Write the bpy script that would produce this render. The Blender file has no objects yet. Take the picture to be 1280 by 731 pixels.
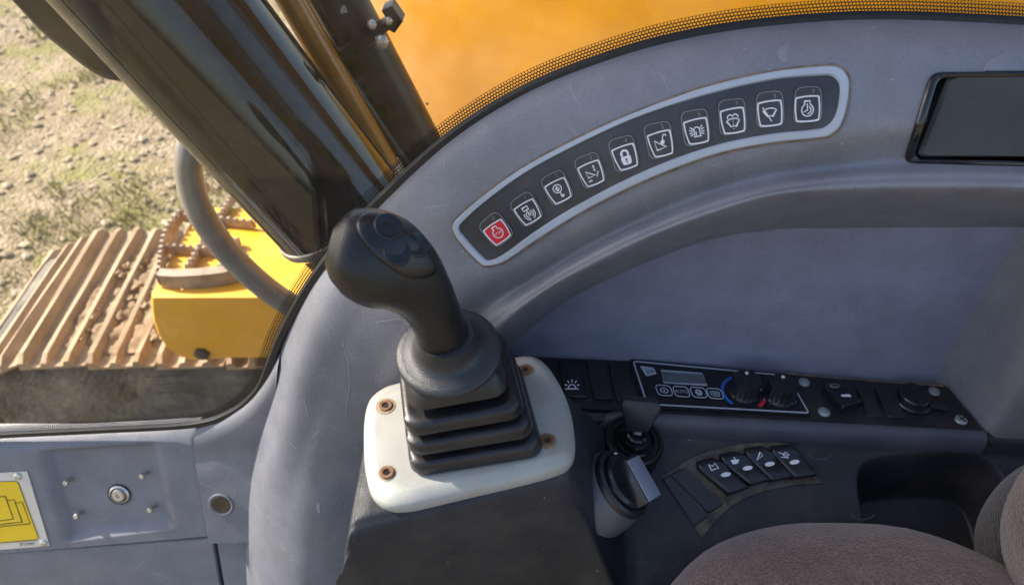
import bpy, bmesh, math, random
from mathutils import Vector, Matrix, noise
from mathutils.bvhtree import BVHTree
R = math.radians
random.seed(7)
SC = bpy.context.scene
COL = SC.collection

# ---------------------------------------------------------------- camera, sky, sun, exposure
CAM = Vector((0.037, -0.362, 0.502))
PITCH = R(42)
FPX = 900.0
FW = Vector((0, math.cos(PITCH), -math.sin(PITCH)))
UP = Vector((0, math.sin(PITCH), math.cos(PITCH)))
RT = Vector((1, 0, 0))
cd = bpy.data.cameras.new('camera')
cam = bpy.data.objects.new('camera', cd); COL.objects.link(cam)
cam.location = CAM
cam.rotation_euler = (math.pi/2 - PITCH, 0, 0)
cd.sensor_width = 36; cd.lens = FPX/1280*36
cd.clip_start = 0.01; cd.clip_end = 500
cd.dof.use_dof = True; cd.dof.focus_distance = 0.66; cd.dof.aperture_fstop = 7.0
SC.camera = cam

SUNV = Vector((-0.72, 0.25, 0.65)).normalized()       # towards the sun
elev = math.asin(SUNV.z); azi = math.atan2(SUNV.x, SUNV.y)
W = bpy.data.worlds.new('World'); SC.world = W; W.use_nodes = True
wn = W.node_tree.nodes; wl = W.node_tree.links
sky = wn.new('ShaderNodeTexSky'); sky.sky_type = 'NISHITA'; sky.sun_disc = False
sky.sun_elevation = elev; sky.sun_rotation = azi
sky.dust_density = 2.5; sky.ozone_density = .6
bg = wn['Background']; bg.inputs[1].default_value = 0.15
wl.new(sky.outputs[0], bg.inputs[0])
sd = bpy.data.lights.new('sun', 'SUN'); sd.energy = 5.0; sd.angle = R(0.5); sd.color = (1, .94, .84)
sun = bpy.data.objects.new('sun', sd); COL.objects.link(sun)
sun.rotation_euler = SUNV.to_track_quat('Z', 'Y').to_euler()
VS = SC.view_settings
VS.view_transform = 'Standard'; VS.look = 'None'; VS.gamma = 1; VS.exposure = 1.18; VS.use_curve_mapping = False
SC.cycles.use_denoising = True
SC.cycles.max_bounces = 10; SC.cycles.transparent_max_bounces = 12
SC.cycles.caustics_reflective = False; SC.cycles.caustics_refractive = False

# ---------------------------------------------------------------- ray helpers: from a sight line to a point on a surface
def ray(px, py):
    return (FW + RT*((px-640)/FPX) + UP*((365.5-py)/FPX))
def onplane(px, py, p0, n):
    d = ray(px, py); n = Vector(n)
    t = (Vector(p0)-CAM).dot(n)/d.dot(n)
    return CAM + d*t
def aty(px, py, y): return onplane(px, py, (0, y, 0), (0, 1, 0))
def atz(px, py, z): return onplane(px, py, (0, 0, z), (0, 0, 1))
def plane_surf(p0, n):
    n = Vector(n).normalized()
    return lambda x, y: (onplane(x, y, p0, n), n)
def mesh_surf(bm, fallback=None):
    bvh = BVHTree.FromBMesh(bm)
    def f(x, y):
        loc, nor, idx, d = bvh.ray_cast(CAM, ray(x, y).normalized())
        if loc is None:
            if fallback: return fallback(x, y)
            raise ValueError('no hit %s %s' % (x, y))
        if nor.dot(loc-CAM) > 0: nor = -nor
        return loc, nor
    return f
def cr(pts, n, closed=False):
    """Catmull-Rom through pts, n samples"""
    m = len(pts); out = []
    segs = m if closed else m-1
    for i in range(n):
        t = i/(n if closed else n-1)*segs
        k = min(int(t), segs-1); f = t-k
        if closed: a, b, c, d = (pts[(k+j) % m] for j in (-1, 0, 1, 2))
        else:
            a, b, c, d = pts[max(k-1, 0)], pts[k], pts[k+1], pts[min(k+2, m-1)]
        q = []
        for A, B, C, D in zip(a, b, c, d):
            q.append(.5*(2*B + (C-A)*f + (2*A-5*B+4*C-D)*f*f + (3*B-A-3*C+D)*f**3))
        out.append(tuple(q))
    return out
def rpoly(pts, r, n=4):
    out = []; m = len(pts)
    for i in range(m):
        p = Vector(pts[i][:2]); a = Vector(pts[i-1][:2]); b = Vector(pts[(i+1) % m][:2])
        ra = min(r, (a-p).length*.48, (b-p).length*.48)
        p1 = p+(a-p).normalized()*ra; p2 = p+(b-p).normalized()*ra
        for j in range(n+1):
            t = j/n
            out.append(tuple(p1*(1-t)**2 + p*2*t*(1-t) + p2*t*t))
    return out
def circ(cx, cy, rx, ry=None, n=20, a0=0, a1=360):
    ry = rx if ry is None else ry
    full = abs(a1-a0) >= 360
    return [(cx+rx*math.cos(R(a0+(a1-a0)*i/(n if full else n-1))), cy+ry*math.sin(R(a0+(a1-a0)*i/(n if full else n-1)))) for i in range(n)]

# ---------------------------------------------------------------- mesh helpers
def BM(): return bmesh.new()
def frame(o, n, x=(1, 0, 0)):
    n = Vector(n).normalized(); x = Vector(x); x = (x-n*x.dot(n)).normalized(); y = n.cross(x)
    M = Matrix.Identity(4)
    for i in range(3): M[i][0], M[i][1], M[i][2], M[i][3] = x[i], y[i], n[i], o[i]
    return M
def grid(bm, rows, close_u=False, close_v=False, flip=False):
    V = [[bm.verts.new(p) for p in r] for r in rows]
    nr = len(V); nc = len(V[0])
    for i in range(nr if close_v else nr-1):
        for j in range(nc if close_u else nc-1):
            q = [V[i][j], V[i][(j+1) % nc], V[(i+1) % nr][(j+1) % nc], V[(i+1) % nr][j]]
            if flip: q.reverse()
            try: bm.faces.new(q)
            except ValueError: pass
    return V
def cap(bm, loop, flip=False):
    l = list(loop)
    if flip: l.reverse()
    try: bm.faces.new(l)
    except ValueError: pass
def lathe(bm, prof, M=None, n=28, flute=None):
    rows = []
    for (r, z) in prof:
        row = []
        for k in range(n):
            a = 2*math.pi*k/n
            rr = r*(1+(flute[0]*(0.5+0.5*math.cos(a*flute[1])) if flute and r > 1e-5 and z > flute[2] else 0))
            p = Vector((rr*math.cos(a), rr*math.sin(a), z))
            row.append(M @ p if M else p)
        rows.append(row)
    V = grid(bm, rows, close_u=True)
    if prof[0][0] > 1e-6: cap(bm, V[0], True)
    if prof[-1][0] > 1e-6: cap(bm, V[-1])
def tube(bm, pts, rad, n=12, caps=True):
    pts = [Vector(p) for p in pts]
    if not hasattr(rad, '__len__'): rad = [rad]*len(pts)
    rows = []; up = None
    for i, p in enumerate(pts):
        t = (pts[min(i+1, len(pts)-1)]-pts[max(i-1, 0)]).normalized()
        if up is None:
            up = t.orthogonal().normalized()
        up = (up - t*up.dot(t)).normalized(); s = t.cross(up)
        rows.append([p+(up*math.cos(2*math.pi*k/n)+s*math.sin(2*math.pi*k/n))*rad[i] for k in range(n)])
    V = grid(bm, rows, close_u=True)
    if caps: cap(bm, V[0], True); cap(bm, V[-1])
def box(bm, c, s, M=None, bev=0, seg=2):
    g = bmesh.ops.create_cube(bm, size=1)
    vs = g['verts']
    for v in vs: v.co = Vector((v.co.x*s[0]+c[0], v.co.y*s[1]+c[1], v.co.z*s[2]+c[2]))
    if bev:
        es = list({e for v in vs for e in v.link_edges})
        r = bmesh.ops.bevel(bm, geom=es, offset=bev, segments=seg, affect='EDGES', profile=.5)
        vs = list({v for v in r['verts']} | {v for v in vs if v.is_valid})
    if M:
        for v in set(vs):
            if v.is_valid: v.co = M @ v.co
def prism(bm, poly, h0, h1, M=None, bev=0):
    """poly in local xy, from h0 to h1 along z, with a small chamfer at the top"""
    c = Vector((sum(p[0] for p in poly)/len(poly), sum(p[1] for p in poly)/len(poly)))
    def ring(h, ins):
        out = []
        for p in poly:
            q = Vector(p[:2]); d = c-q; L = d.length
            if L > 1e-9: q = q + d/L*min(ins, L*.5)
            v = Vector((q.x, q.y, h)); out.append(M @ v if M else v)
        return out
    rows = [ring(h0, 0), ring(h1-bev, 0)] + ([ring(h1-bev*.3, bev*.3), ring(h1, bev)] if bev else [])
    V = grid(bm, rows, close_u=True); cap(bm, V[-1]); cap(bm, V[0], True)
def slab(bm, poly, surf, h0, h1, inset=0.0):
    """outline of sight lines dropped on surf, raised from h0 to h1 along the surface normal"""
    hits = [surf(x, y) for x, y in poly]
    c = sum((h[0] for h in hits), Vector())/len(hits)
    rows = []
    for h, ins in ((h0, 0), (h1-inset, 0)) + (((h1, inset),) if inset else ()):
        rr = []
        for p, n in hits:
            d = c-p; L = d.length
            rr.append(p + (d/L*min(ins, L*.4) if ins else Vector()) + n*h)
        rows.append(rr)
    # orientation
    n = hits[0][1]
    a = Vector()
    for i in range(len(hits)):
        a += (hits[i][0]-c).cross(hits[(i+1) % len(hits)][0]-c)
    if a.dot(n) < 0: rows = [list(reversed(r)) for r in rows]
    V = grid(bm, rows, close_u=True); cap(bm, V[-1])
    return c, n
def strokes(bm, lines, w, surf, h, px=None, th=0.0002):
    """flat printed ribbons: each line a list of points, width w in the same units"""
    for ln in lines:
        closed = ln[0] == ln[-1] and len(ln) > 2
        pts = [Vector(p) for p in (ln[:-1] if closed else ln)]
        m = len(pts); L = []; Rr = []
        for i, p in enumerate(pts):
            a = pts[i-1] if (closed or i > 0) else p
            b = pts[(i+1) % m] if (closed or i < m-1) else p
            t = (b-a)
            if t.length < 1e-9: t = Vector((1, 0))
            t.normalize(); nn = Vector((-t.y, t.x))
            ca = 1.0
            if (closed or 0 < i < m-1):
                d1 = (p-a).normalized()
                ca = max(.55, abs(d1.dot(t)))
            L.append(p+nn*(w/2/ca)); Rr.append(p-nn*(w/2/ca))
        def P(q):
            x, y = px(q.x, q.y) if px else (q.x, q.y)
            loc, nor = surf(x, y); return loc+nor*h
        A = [bm.verts.new(P(q)) for q in L]; B = [bm.verts.new(P(q)) for q in Rr]
        for i in range(m if closed else m-1):
            j = (i+1) % m
            try: bm.faces.new((A[i], A[j], B[j], B[i]))
            except ValueError: pass
def fillpoly(bm, poly, surf, h, px=None):
    vs = []
    for q in poly:
        x, y = px(*q) if px else q
        loc, nor = surf(x, y); vs.append(bm.verts.new(loc+nor*h))
    try:
        f = bm.faces.new(vs); bmesh.ops.triangulate(bm, faces=[f])
    except ValueError: pass
def bil(q):
    """unit square (u right, v up) -> bilinear quad TL,TR,BR,BL"""
    def f(u, v):
        tl, tr, br, bl = q
        return tuple((tl[i]*(1-u)+tr[i]*u)*v + (bl[i]*(1-u)+br[i]*u)*(1-v) for i in (0, 1))
    return f
_font_cache = {}
def text_polys(s):
    if s in _font_cache: return _font_cache[s]
    cu = bpy.data.curves.new('text_tmp', 'FONT'); cu.body = s; cu.align_x = 'CENTER'; cu.align_y = 'CENTER'; cu.resolution_u = 2
    o = bpy.data.objects.new('text_tmp', cu); COL.objects.link(o)
    dg = bpy.context.evaluated_depsgraph_get(); dg.update()
    me = bpy.data.meshes.new_from_object(o.evaluated_get(dg))
    res = ([(v.co.x, v.co.y) for v in me.vertices], [tuple(p.vertices) for p in me.polygons])
    bpy.data.objects.remove(o); bpy.data.curves.remove(cu); bpy.data.meshes.remove(me)
    _font_cache[s] = res; return res
def text(bm, s, cx, cy, size, surf, h, px=None, sx=1.0, slant=0.0, bold=0):
    vs, fs = text_polys(s)
    V = []
    for x, y in vs:
        q = (cx+(x+slant*y)*size*sx, cy+y*size)
        X, Y = px(*q) if px else q
        loc, nor = surf(X, Y); V.append(bm.verts.new(loc+nor*h))
    for f in fs:
        try: bm.faces.new([V[i] for i in f])
        except ValueError: pass

# ---------------------------------------------------------------- object helpers
WM = {}
def thing(name, label, cat, loc=(0, 0, 0), group=None):
    o = bpy.data.objects.new(name, None); COL.objects.link(o)
    o.empty_display_size = .02
    o.location = loc; WM[o.name] = Matrix.Translation(Vector(loc))
    tag(o, label, cat, group); return o
def tag(o, label=None, cat=None, group=None, kind=None):
    if label: o['label'] = label
    if cat: o['category'] = cat
    if group: o['group'] = group
    if kind: o['kind'] = kind
    return o
def link_mesh(name, me, parent=None, M=None):
    o = bpy.data.objects.new(name, me); COL.objects.link(o)
    M = M or Matrix.Identity(4)
    WM[o.name] = M
    if parent:
        o.parent = parent; o.matrix_basis = WM[parent.name].inverted() @ M
    else: o.matrix_basis = M
    return o
def obj(name, bm, mat, parent=None, M=None, sharp=35, smooth=True, recalc=False, local=False):
    """bm is in world space unless local: then it is in the space of M"""
    if recalc: bmesh.ops.recalc_face_normals(bm, faces=bm.faces)
    if not local:
        if M is None:
            if parent: M = WM[parent.name].copy()
            else:
                c = Vector()
                for v in bm.verts: c += v.co
                M = Matrix.Translation(c/max(1, len(bm.verts)))
        bm.transform(M.inverted())
    me = bpy.data.meshes.new(name); bm.to_mesh(me); bm.free()
    if smooth:
        me.polygons.foreach_set('use_smooth', [True]*len(me.polygons))
        me.set_sharp_from_angle(angle=R(sharp))
    if mat: me.materials.append(mat)
    return link_mesh(name, me, parent, M)

# ---------------------------------------------------------------- materials
def _n(nt, t, **kw):
    n = nt.nodes.new(t)
    for k, v in kw.items(): setattr(n, k, v)
    return n
def ramp(nt, src, stops):
    r = _n(nt, 'ShaderNodeValToRGB'); nt.links.new(src, r.inputs[0])
    e = r.color_ramp.elements
    while len(e) < len(stops): e.new(.5)
    for el, (p, c) in zip(e, stops):
        el.position = p; el.color = c if len(c) == 4 else (*c, 1)
    return r.outputs[0]
def mixc(nt, fac, a, b):
    m = _n(nt, 'ShaderNodeMix', data_type='RGBA')
    if hasattr(fac, 'type') or hasattr(fac, 'links'): nt.links.new(fac, m.inputs[0])
    else: m.inputs[0].default_value = fac
    for s, v in ((m.inputs[6], a), (m.inputs[7], b)):
        if isinstance(v, tuple): s.default_value = (*v[:3], 1)
        else: nt.links.new(v, s)
    return m.outputs[2]
def noise_t(nt, vec, scale, detail=4, rough=.55):
    n = _n(nt, 'ShaderNodeTexNoise'); n.inputs['Scale'].default_value = scale
    n.inputs['Detail'].default_value = detail; n.inputs['Roughness'].default_value = rough
    nt.links.new(vec, n.inputs['Vector']); return n.outputs[0]
def mapping(nt, vec, scale=(1, 1, 1), rot=(0, 0, 0)):
    m = _n(nt, 'ShaderNodeMapping'); m.inputs['Scale'].default_value = scale; m.inputs['Rotation'].default_value = rot
    nt.links.new(vec, m.inputs[0]); return m.outputs[0]
def math_n(nt, op, a, b=None, c=None):
    m = _n(nt, 'ShaderNodeMath', operation=op)
    for i, v in enumerate((a, b, c)):
        if v is None: continue
        if isinstance(v, (int, float)): m.inputs[i].default_value = v
        else: nt.links.new(v, m.inputs[i])
    return m.outputs[0]
def mat(name, base, rough=.5, metal=0, vary=.12, vscale=25, grain=0, gscale=900, dust=0, dustc=(.35, .31, .26), dscale=18,
        specks=0, scratch=0, coat=0, spec=.5, rvar=.12, edge_wear=0):
    m = bpy.data.materials.new(name); m.use_nodes = True; nt = m.node_tree
    b = nt.nodes['Principled BSDF']
    tc = _n(nt, 'ShaderNodeTexCoord').outputs['Object']
    n1 = noise_t(nt, tc, vscale, 5)
    lo = tuple(c*(1-vary) for c in base); hi = tuple(min(1, c*(1+vary)) for c in base)
    col = ramp(nt, n1, [(.3, lo), (.7, hi)])
    if dust:
        nd = noise_t(nt, tc, dscale, 9, .68)
        f = ramp(nt, nd, [(.46, (0, 0, 0)), (.80, (dust, dust, dust))])
        col = mixc(nt, f, col, dustc)
    if specks:
        vo = _n(nt, 'ShaderNodeTexVoronoi'); vo.inputs['Scale'].default_value = 170; nt.links.new(tc, vo.inputs['Vector'])
        wn_ = _n(nt, 'ShaderNodeSeparateColor'); nt.links.new(vo.outputs['Color'], wn_.inputs[0])
        r_ = math_n(nt, 'MULTIPLY', math_n(nt, 'GREATER_THAN', wn_.outputs[0], .93), wn_.outputs[1])
        lim = math_n(nt, 'MULTIPLY', r_, .13)
        s_ = math_n(nt, 'LESS_THAN', vo.outputs['Distance'], lim)
        s_ = math_n(nt, 'MULTIPLY', s_, specks)
        col = mixc(nt, s_, col, (.5, .48, .45))
    if scratch:
        acc = None
        for k, (rz, sc) in enumerate(((.5, 60), (1.3, 45), (2.3, 70))):
            mv = mapping(nt, tc, (1, 1, 1), (rz*.7, rz*.4, rz))
            mv2 = mapping(nt, mv, (sc*6, sc*.22, sc*.5))
            nn = noise_t(nt, mv2, 1.0, 2)
            s_ = ramp(nt, nn, [(.70, (0, 0, 0)), (.74, (scratch,)*3)])
            acc = s_ if acc is None else math_n(nt, 'MAXIMUM', acc, s_)
        col = mixc(nt, acc, col, tuple(min(1, c*2.2+.05) for c in base))
    if grain:
        gf = noise_t(nt, tc, 560, 2, .8)
        gr_ = ramp(nt, gf, [(.30, (1-.28*min(1, grain),)*3), (.52, (1, 1, 1)), (.74, (1+.25*min(1, grain),)*3)])
        mm = _n(nt, 'ShaderNodeMix', data_type='RGBA', blend_type='MULTIPLY'); mm.inputs[0].default_value = 1
        nt.links.new(col, mm.inputs[6]); nt.links.new(gr_, mm.inputs[7]); col = mm.outputs[2]
    nt.links.new(col, b.inputs['Base Color'])
    rn = noise_t(nt, tc, vscale*1.7, 6)
    ro = ramp(nt, rn, [(.3, (max(.02, rough-rvar),)*3), (.7, (min(1, rough+rvar),)*3)])
    nt.links.new(ro, b.inputs['Roughness'])
    b.inputs['Metallic'].default_value = metal
    b.inputs['Specular IOR Level'].default_value = spec
    b.inputs['Coat Weight'].default_value = coat; b.inputs['Coat Roughness'].default_value = .08
    if grain:
        g = noise_t(nt, tc, gscale, 3, .6)
        bp = _n(nt, 'ShaderNodeBump'); bp.inputs['Strength'].default_value = grain; bp.inputs['Distance'].default_value = .0006
        nt.links.new(g, bp.inputs['Height']); nt.links.new(bp.outputs[0], b.inputs['Normal'])
    return m
M_ = {}
M_['trim'] = mat('trim_grey_plastic', (.166, .169, .193), .46, grain=.5, gscale=560, dust=.16, dustc=(.30, .28, .26), dscale=14, specks=.9, scratch=.16)
M_['trimlow'] = mat('lower_trim_plastic', (.164, .167, .190), .45, grain=.5, gscale=560, dust=.25, dustc=(.33, .29, .25), dscale=11, specks=1, scratch=.2)
M_['recess'] = mat('recess_trim_brightened', (.215, .220, .285), .55, grain=.5, gscale=560, dust=.14, dustc=(.22, .2, .18), dscale=8, specks=.5)  # same plastic as the arch, painted lighter and bluer to lift the shaded recess
M_['console'] = mat('console_charcoal_plastic', (.020, .021, .025), .5, spec=.35, grain=.5, gscale=560, dust=.28, dustc=(.15, .115, .09), dscale=13, specks=.6, scratch=.12)
M_['ledge'] = mat('ledge_plastic_sky_tint', (.058, .060, .078), .5, grain=.3, gscale=1000, dust=.2, dustc=(.2, .17, .14), dscale=13, specks=.4)  # blue-grey lightness stands in for reflected sky
M_['black'] = mat('black_plastic', (.012, .012, .014), .42, grain=.15, gscale=800, dust=.22, dustc=(.12, .095, .07), dscale=22, specks=.4)
M_['blackgloss'] = mat('black_gloss_plastic', (.008, .008, .010), .2, dust=.15, dustc=(.1, .08, .06), dscale=25, specks=.3)
M_['rocker'] = mat('rocker_black', (.009, .010, .013), .28, grain=.1, dust=.12, dustc=(.12, .1, .08), dscale=40)
M_['grip'] = mat('grip_black_leatherlike', (.009, .009, .010), .27, spec=.42, grain=.6, gscale=900, dust=.06, dustc=(.14, .11, .09), dscale=30)
M_['griptop'] = mat('grip_top_plastic', (.007, .007, .008), .22, grain=.3, gscale=1500)
M_['rubber'] = mat('bellows_rubber', (.015, .0145, .0155), .34, spec=.42, grain=.25, gscale=600, dust=.14, dustc=(.14, .11, .09), dscale=24)
M_['collar'] = mat('collar_rubber', (.020, .021, .025), .36, grain=.6, gscale=1000, dust=.1, dustc=(.14, .12, .1), dscale=30)
M_['stain'] = mat('rust_stain', (.30, .22, .13), .6, vary=.35, vscale=200)
M_['plate'] = mat('off_white_plate_paint', (.345, .34, .31), .42, vary=.06, grain=.2, gscale=400, dust=.55, dustc=(.24, .20, .135), dscale=17, specks=.25, scratch=.05)
M_['rust'] = mat('rusty_screw_steel', (.20, .105, .06), .6, metal=.35, vary=.4, vscale=300, grain=.4, gscale=900)
M_['steel'] = mat('zinc_steel', (.55, .53, .48), .35, metal=.85, vary=.15, vscale=120, grain=.1)
M_['screw'] = mat('dull_screw_head', (.38, .40, .38), .42, metal=.6, vary=.2, vscale=200)
M_['bezel'] = mat('keypad_bezel_grey_blue', (.35, .385, .45), .38, vary=.08, grain=.1, dust=.15, dustc=(.30, .24, .18), dscale=16)
M_['membrane'] = mat('keypad_membrane_dark', (.030, .030, .036), .42, vary=.15, grain=.2, gscale=1500, dust=.22, dustc=(.16, .14, .13), dscale=12)
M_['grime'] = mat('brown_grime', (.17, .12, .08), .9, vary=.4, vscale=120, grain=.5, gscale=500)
M_['surround'] = mat('dusty_switch_surround', (.085, .072, .055), .85, vary=.5, vscale=90, grain=.5, gscale=500)
M_['print'] = mat('white_print', (.62, .64, .68), .5, vary=.06)
M_['printdim'] = mat('grey_print', (.2, .205, .22), .5, vary=.08)
M_['lid'] = mat('lid_dark_grey', (.032, .033, .032), .55, grain=.6, dust=.2, dustc=(.1, .1, .09))
M_['scuff'] = mat('pale_scuff', (.32, .32, .34), .7, vary=.3, vscale=300)
M_['red'] = mat('red_print', (.55, .02, .035), .42, vary=.1)
M_['blue'] = mat('blue_print', (.02, .12, .46), .45)
M_['lcd'] = mat('lcd_grey', (.10, .11, .125), .25, vary=.1)
M_['greyface'] = mat('knob_grey_face', (.22, .22, .27), .5, vary=.1, grain=.2)
M_['dialskirt'] = mat('dial_skirt_grey', (.07, .073, .082), .45, grain=.25, dust=.15, dustc=(.2, .17, .14))
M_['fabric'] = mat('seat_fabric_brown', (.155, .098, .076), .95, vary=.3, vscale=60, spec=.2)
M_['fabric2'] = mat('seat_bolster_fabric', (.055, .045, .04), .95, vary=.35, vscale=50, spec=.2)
for k in ('fabric', 'fabric2'):
    nt = M_[k].node_tree; b = nt.nodes['Principled BSDF']
    tc = _n(nt, 'ShaderNodeTexCoord').outputs['Object']
    vo = _n(nt, 'ShaderNodeTexVoronoi'); vo.inputs['Scale'].default_value = 480; nt.links.new(tc, vo.inputs['Vector'])
    no = noise_t(nt, tc, 260, 5, .7)
    h = math_n(nt, 'ADD', vo.outputs['Distance'], no)
    bp = _n(nt, 'ShaderNodeBump'); bp.inputs['Strength'].default_value = .9; bp.inputs['Distance'].default_value = .0012
    nt.links.new(h, bp.inputs['Height']); nt.links.new(bp.outputs[0], b.inputs['Normal'])
    old = b.inputs['Base Color'].links[0].from_socket
    f = ramp(nt, math_n(nt, 'MULTIPLY', vo.outputs['Distance'], no), [(.08, (0, 0, 0)), (.42, (.75, .75, .75))])
    nt.links.new(mixc(nt, f, old, (.06, .042, .038)), b.inputs['Base Color'])
    b.inputs['Sheen Weight'].default_value = .35; b.inputs['Sheen Roughness'].default_value = .5
M_['yellow'] = mat('machine_yellow_paint', (.38, .162, .003), .22, vary=.2, vscale=5, dust=.35, dustc=(.36, .20, .05), dscale=6, scratch=.04, coat=.2)
M_['boxyellow'] = mat('step_box_yellow_paint', (.82, .40, .012), .4, vary=.08, vscale=8, dust=.35, dustc=(.45, .33, .16), dscale=9)
M_['amber'] = mat('amber_pipe_paint', (.42, .17, .006), .25, vary=.2, vscale=10, coat=.4, dust=.2, dustc=(.2, .12, .06))
M_['ram'] = mat('black_ram_gloss', (.002, .003, .004), .04, spec=.5, vary=.2, vscale=20, rvar=.03, dust=.16, dustc=(.07, .07, .07), dscale=14, coat=.15)
M_['darksteel'] = mat('dark_brown_steel', (.035, .024, .015), .35, vary=.35, vscale=14, dust=.3, dustc=(.12, .075, .04), dscale=12)
M_['rail'] = mat('handrail_grey_paint', (.22, .20, .17), .3, vary=.2, vscale=14, dust=.4, dustc=(.26, .21, .16), dscale=9, coat=.3)
M_['track'] = mat('rusty_track_steel', (.36, .25, .145), .75, vary=.3, vscale=12, grain=.6, gscale=90, dust=.8, dustc=(.27, .185, .11), dscale=7)
M_['mud'] = mat('dried_mud', (.26, .175, .10), .95, vary=.35, vscale=40, grain=1, gscale=120)
M_['tread'] = mat('worn_tread_steel', (.32, .235, .165), .6, vary=.35, vscale=30, grain=.4, dust=.7, dustc=(.42, .32, .23), dscale=20)
M_['undercar'] = mat('undercarriage_dark', (.075, .066, .056), .8, vary=.5, vscale=9, grain=.6, gscale=60, dust=.9, dustc=(.30, .26, .20), dscale=8, scratch=.3)
M_['rubberseal'] = mat('window_seal_black', (.008, .008, .009), .5, vary=.2)
M_['cab'] = mat('cab_shell_grey', (.30, .30, .31), .6)
M_['headliner'] = mat('cab_headliner', (.42, .41, .40), .8)
M_['signyellow'] = mat('sign_yellow', (.72, .48, .012), .4, vary=.05, dust=.15, dustc=(.4, .3, .15), dscale=30)
M_['signplate'] = mat('sign_aluminium', (.58, .56, .52), .4, metal=.35, vary=.06, scratch=.1)
M_['ink'] = mat('sign_black_ink', (.02, .014, .008), .5)
M_['stone'] = mat('gravel_stone', (.34, .27, .18), .9, vary=.3, vscale=9, grain=.6, gscale=60)
M_['grass'] = mat('dry_grass', (.24, .225, .06), .8, vary=.35, vscale=3)
def ground_mat():
    m = bpy.data.materials.new('gravel_yard'); m.use_nodes = True; nt = m.node_tree; b = nt.nodes['Principled BSDF']
    tc = _n(nt, 'ShaderNodeTexCoord').outputs['Object']
    n1 = noise_t(nt, tc, 1.1, 6, .6); n2 = noise_t(nt, tc, 9, 8, .7); n3 = noise_t(nt, tc, 2.3, 7, .65)
    vo = _n(nt, 'ShaderNodeTexVoronoi'); vo.inputs['Scale'].default_value = 44; nt.links.new(tc, vo.inputs['Vector'])
    c = ramp(nt, n2, [(.30, (.07, .048, .026)), (.5, (.22, .16, .092)), (.70, (.38, .30, .19))])
    st = _n(nt, 'ShaderNodeSeparateColor'); nt.links.new(vo.outputs['Color'], st.inputs[0])
    sc = ramp(nt, st.outputs[0], [(0, (.15, .105, .065)), (.6, (.30, .235, .15)), (1, (.46, .39, .29))])
    c = mixc(nt, ramp(nt, n1, [(.35, (.08,)*3), (.65, (.5,)*3)]), c, sc)
    g = ramp(nt, n3, [(.48, (0, 0, 0)), (.62, (.8,)*3)])
    c = mixc(nt, g, c, (.17, .16, .035))
    nt.links.new(c, b.inputs['Base Color']); b.inputs['Roughness'].default_value = .95
    bp = _n(nt, 'ShaderNodeBump'); bp.inputs['Strength'].default_value = 1; bp.inputs['Distance'].default_value = .014
    h = math_n(nt, 'SUBTRACT', n2, vo.outputs['Distance'])
    nt.links.new(h, bp.inputs['Height']); nt.links.new(bp.outputs[0], b.inputs['Normal'])
    return m
M_['ground'] = ground_mat()
def glass_mat():
    m = bpy.data.materials.new('dirty_window_glass'); m.use_nodes = True; nt = m.node_tree
    out = nt.nodes['Material Output']; nt.nodes.remove(nt.nodes['Principled BSDF'])
    tr = _n(nt, 'ShaderNodeBsdfTransparent'); tr.inputs[0].default_value = (.95, .95, .93, 1)
    gl = _n(nt, 'ShaderNodeBsdfGlossy'); gl.inputs['Roughness'].default_value = .02
    fr = _n(nt, 'ShaderNodeFresnel'); fr.inputs[0].default_value = 1.45
    mx = _n(nt, 'ShaderNodeMixShader'); nt.links.new(fr.outputs[0], mx.inputs[0])
    nt.links.new(tr.outputs[0], mx.inputs[1]); nt.links.new(gl.outputs[0], mx.inputs[2])
    df = _n(nt, 'ShaderNodeBsdfDiffuse'); df.inputs[0].default_value = (.62, .56, .48, 1)
    tc = _n(nt, 'ShaderNodeTexCoord').outputs['Object']
    a = noise_t(nt, mapping(nt, tc, (7, 7, 22)), 1, 7, .65)
    s = noise_t(nt, tc, 55, 8, .7)
    d = math_n(nt, 'ADD', ramp(nt, a, [(.45, (0, 0, 0)), (.85, (.07,)*3)]), ramp(nt, s, [(.6, (0, 0, 0)), (.78, (.04,)*3)]))
    d = math_n(nt, 'ADD', d, .006)
    sx = _n(nt, 'ShaderNodeSeparateXYZ'); nt.links.new(tc, sx.inputs[0])
    low = _n(nt, 'ShaderNodeMapRange'); nt.links.new(sx.outputs['Z'], low.inputs[0])
    low.inputs[1].default_value = -.245; low.inputs[2].default_value = -.12; low.inputs[3].default_value = 6.5; low.inputs[4].default_value = .4
    d = math_n(nt, 'MULTIPLY', d, low.outputs[0])
    m2 = _n(nt, 'ShaderNodeMixShader'); nt.links.new(d, m2.inputs[0])
    nt.links.new(mx.outputs[0], m2.inputs[1]); nt.links.new(df.outputs[0], m2.inputs[2])
    nt.links.new(m2.outputs[0], out.inputs[0]); return m
M_['glass'] = glass_mat()
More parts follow.
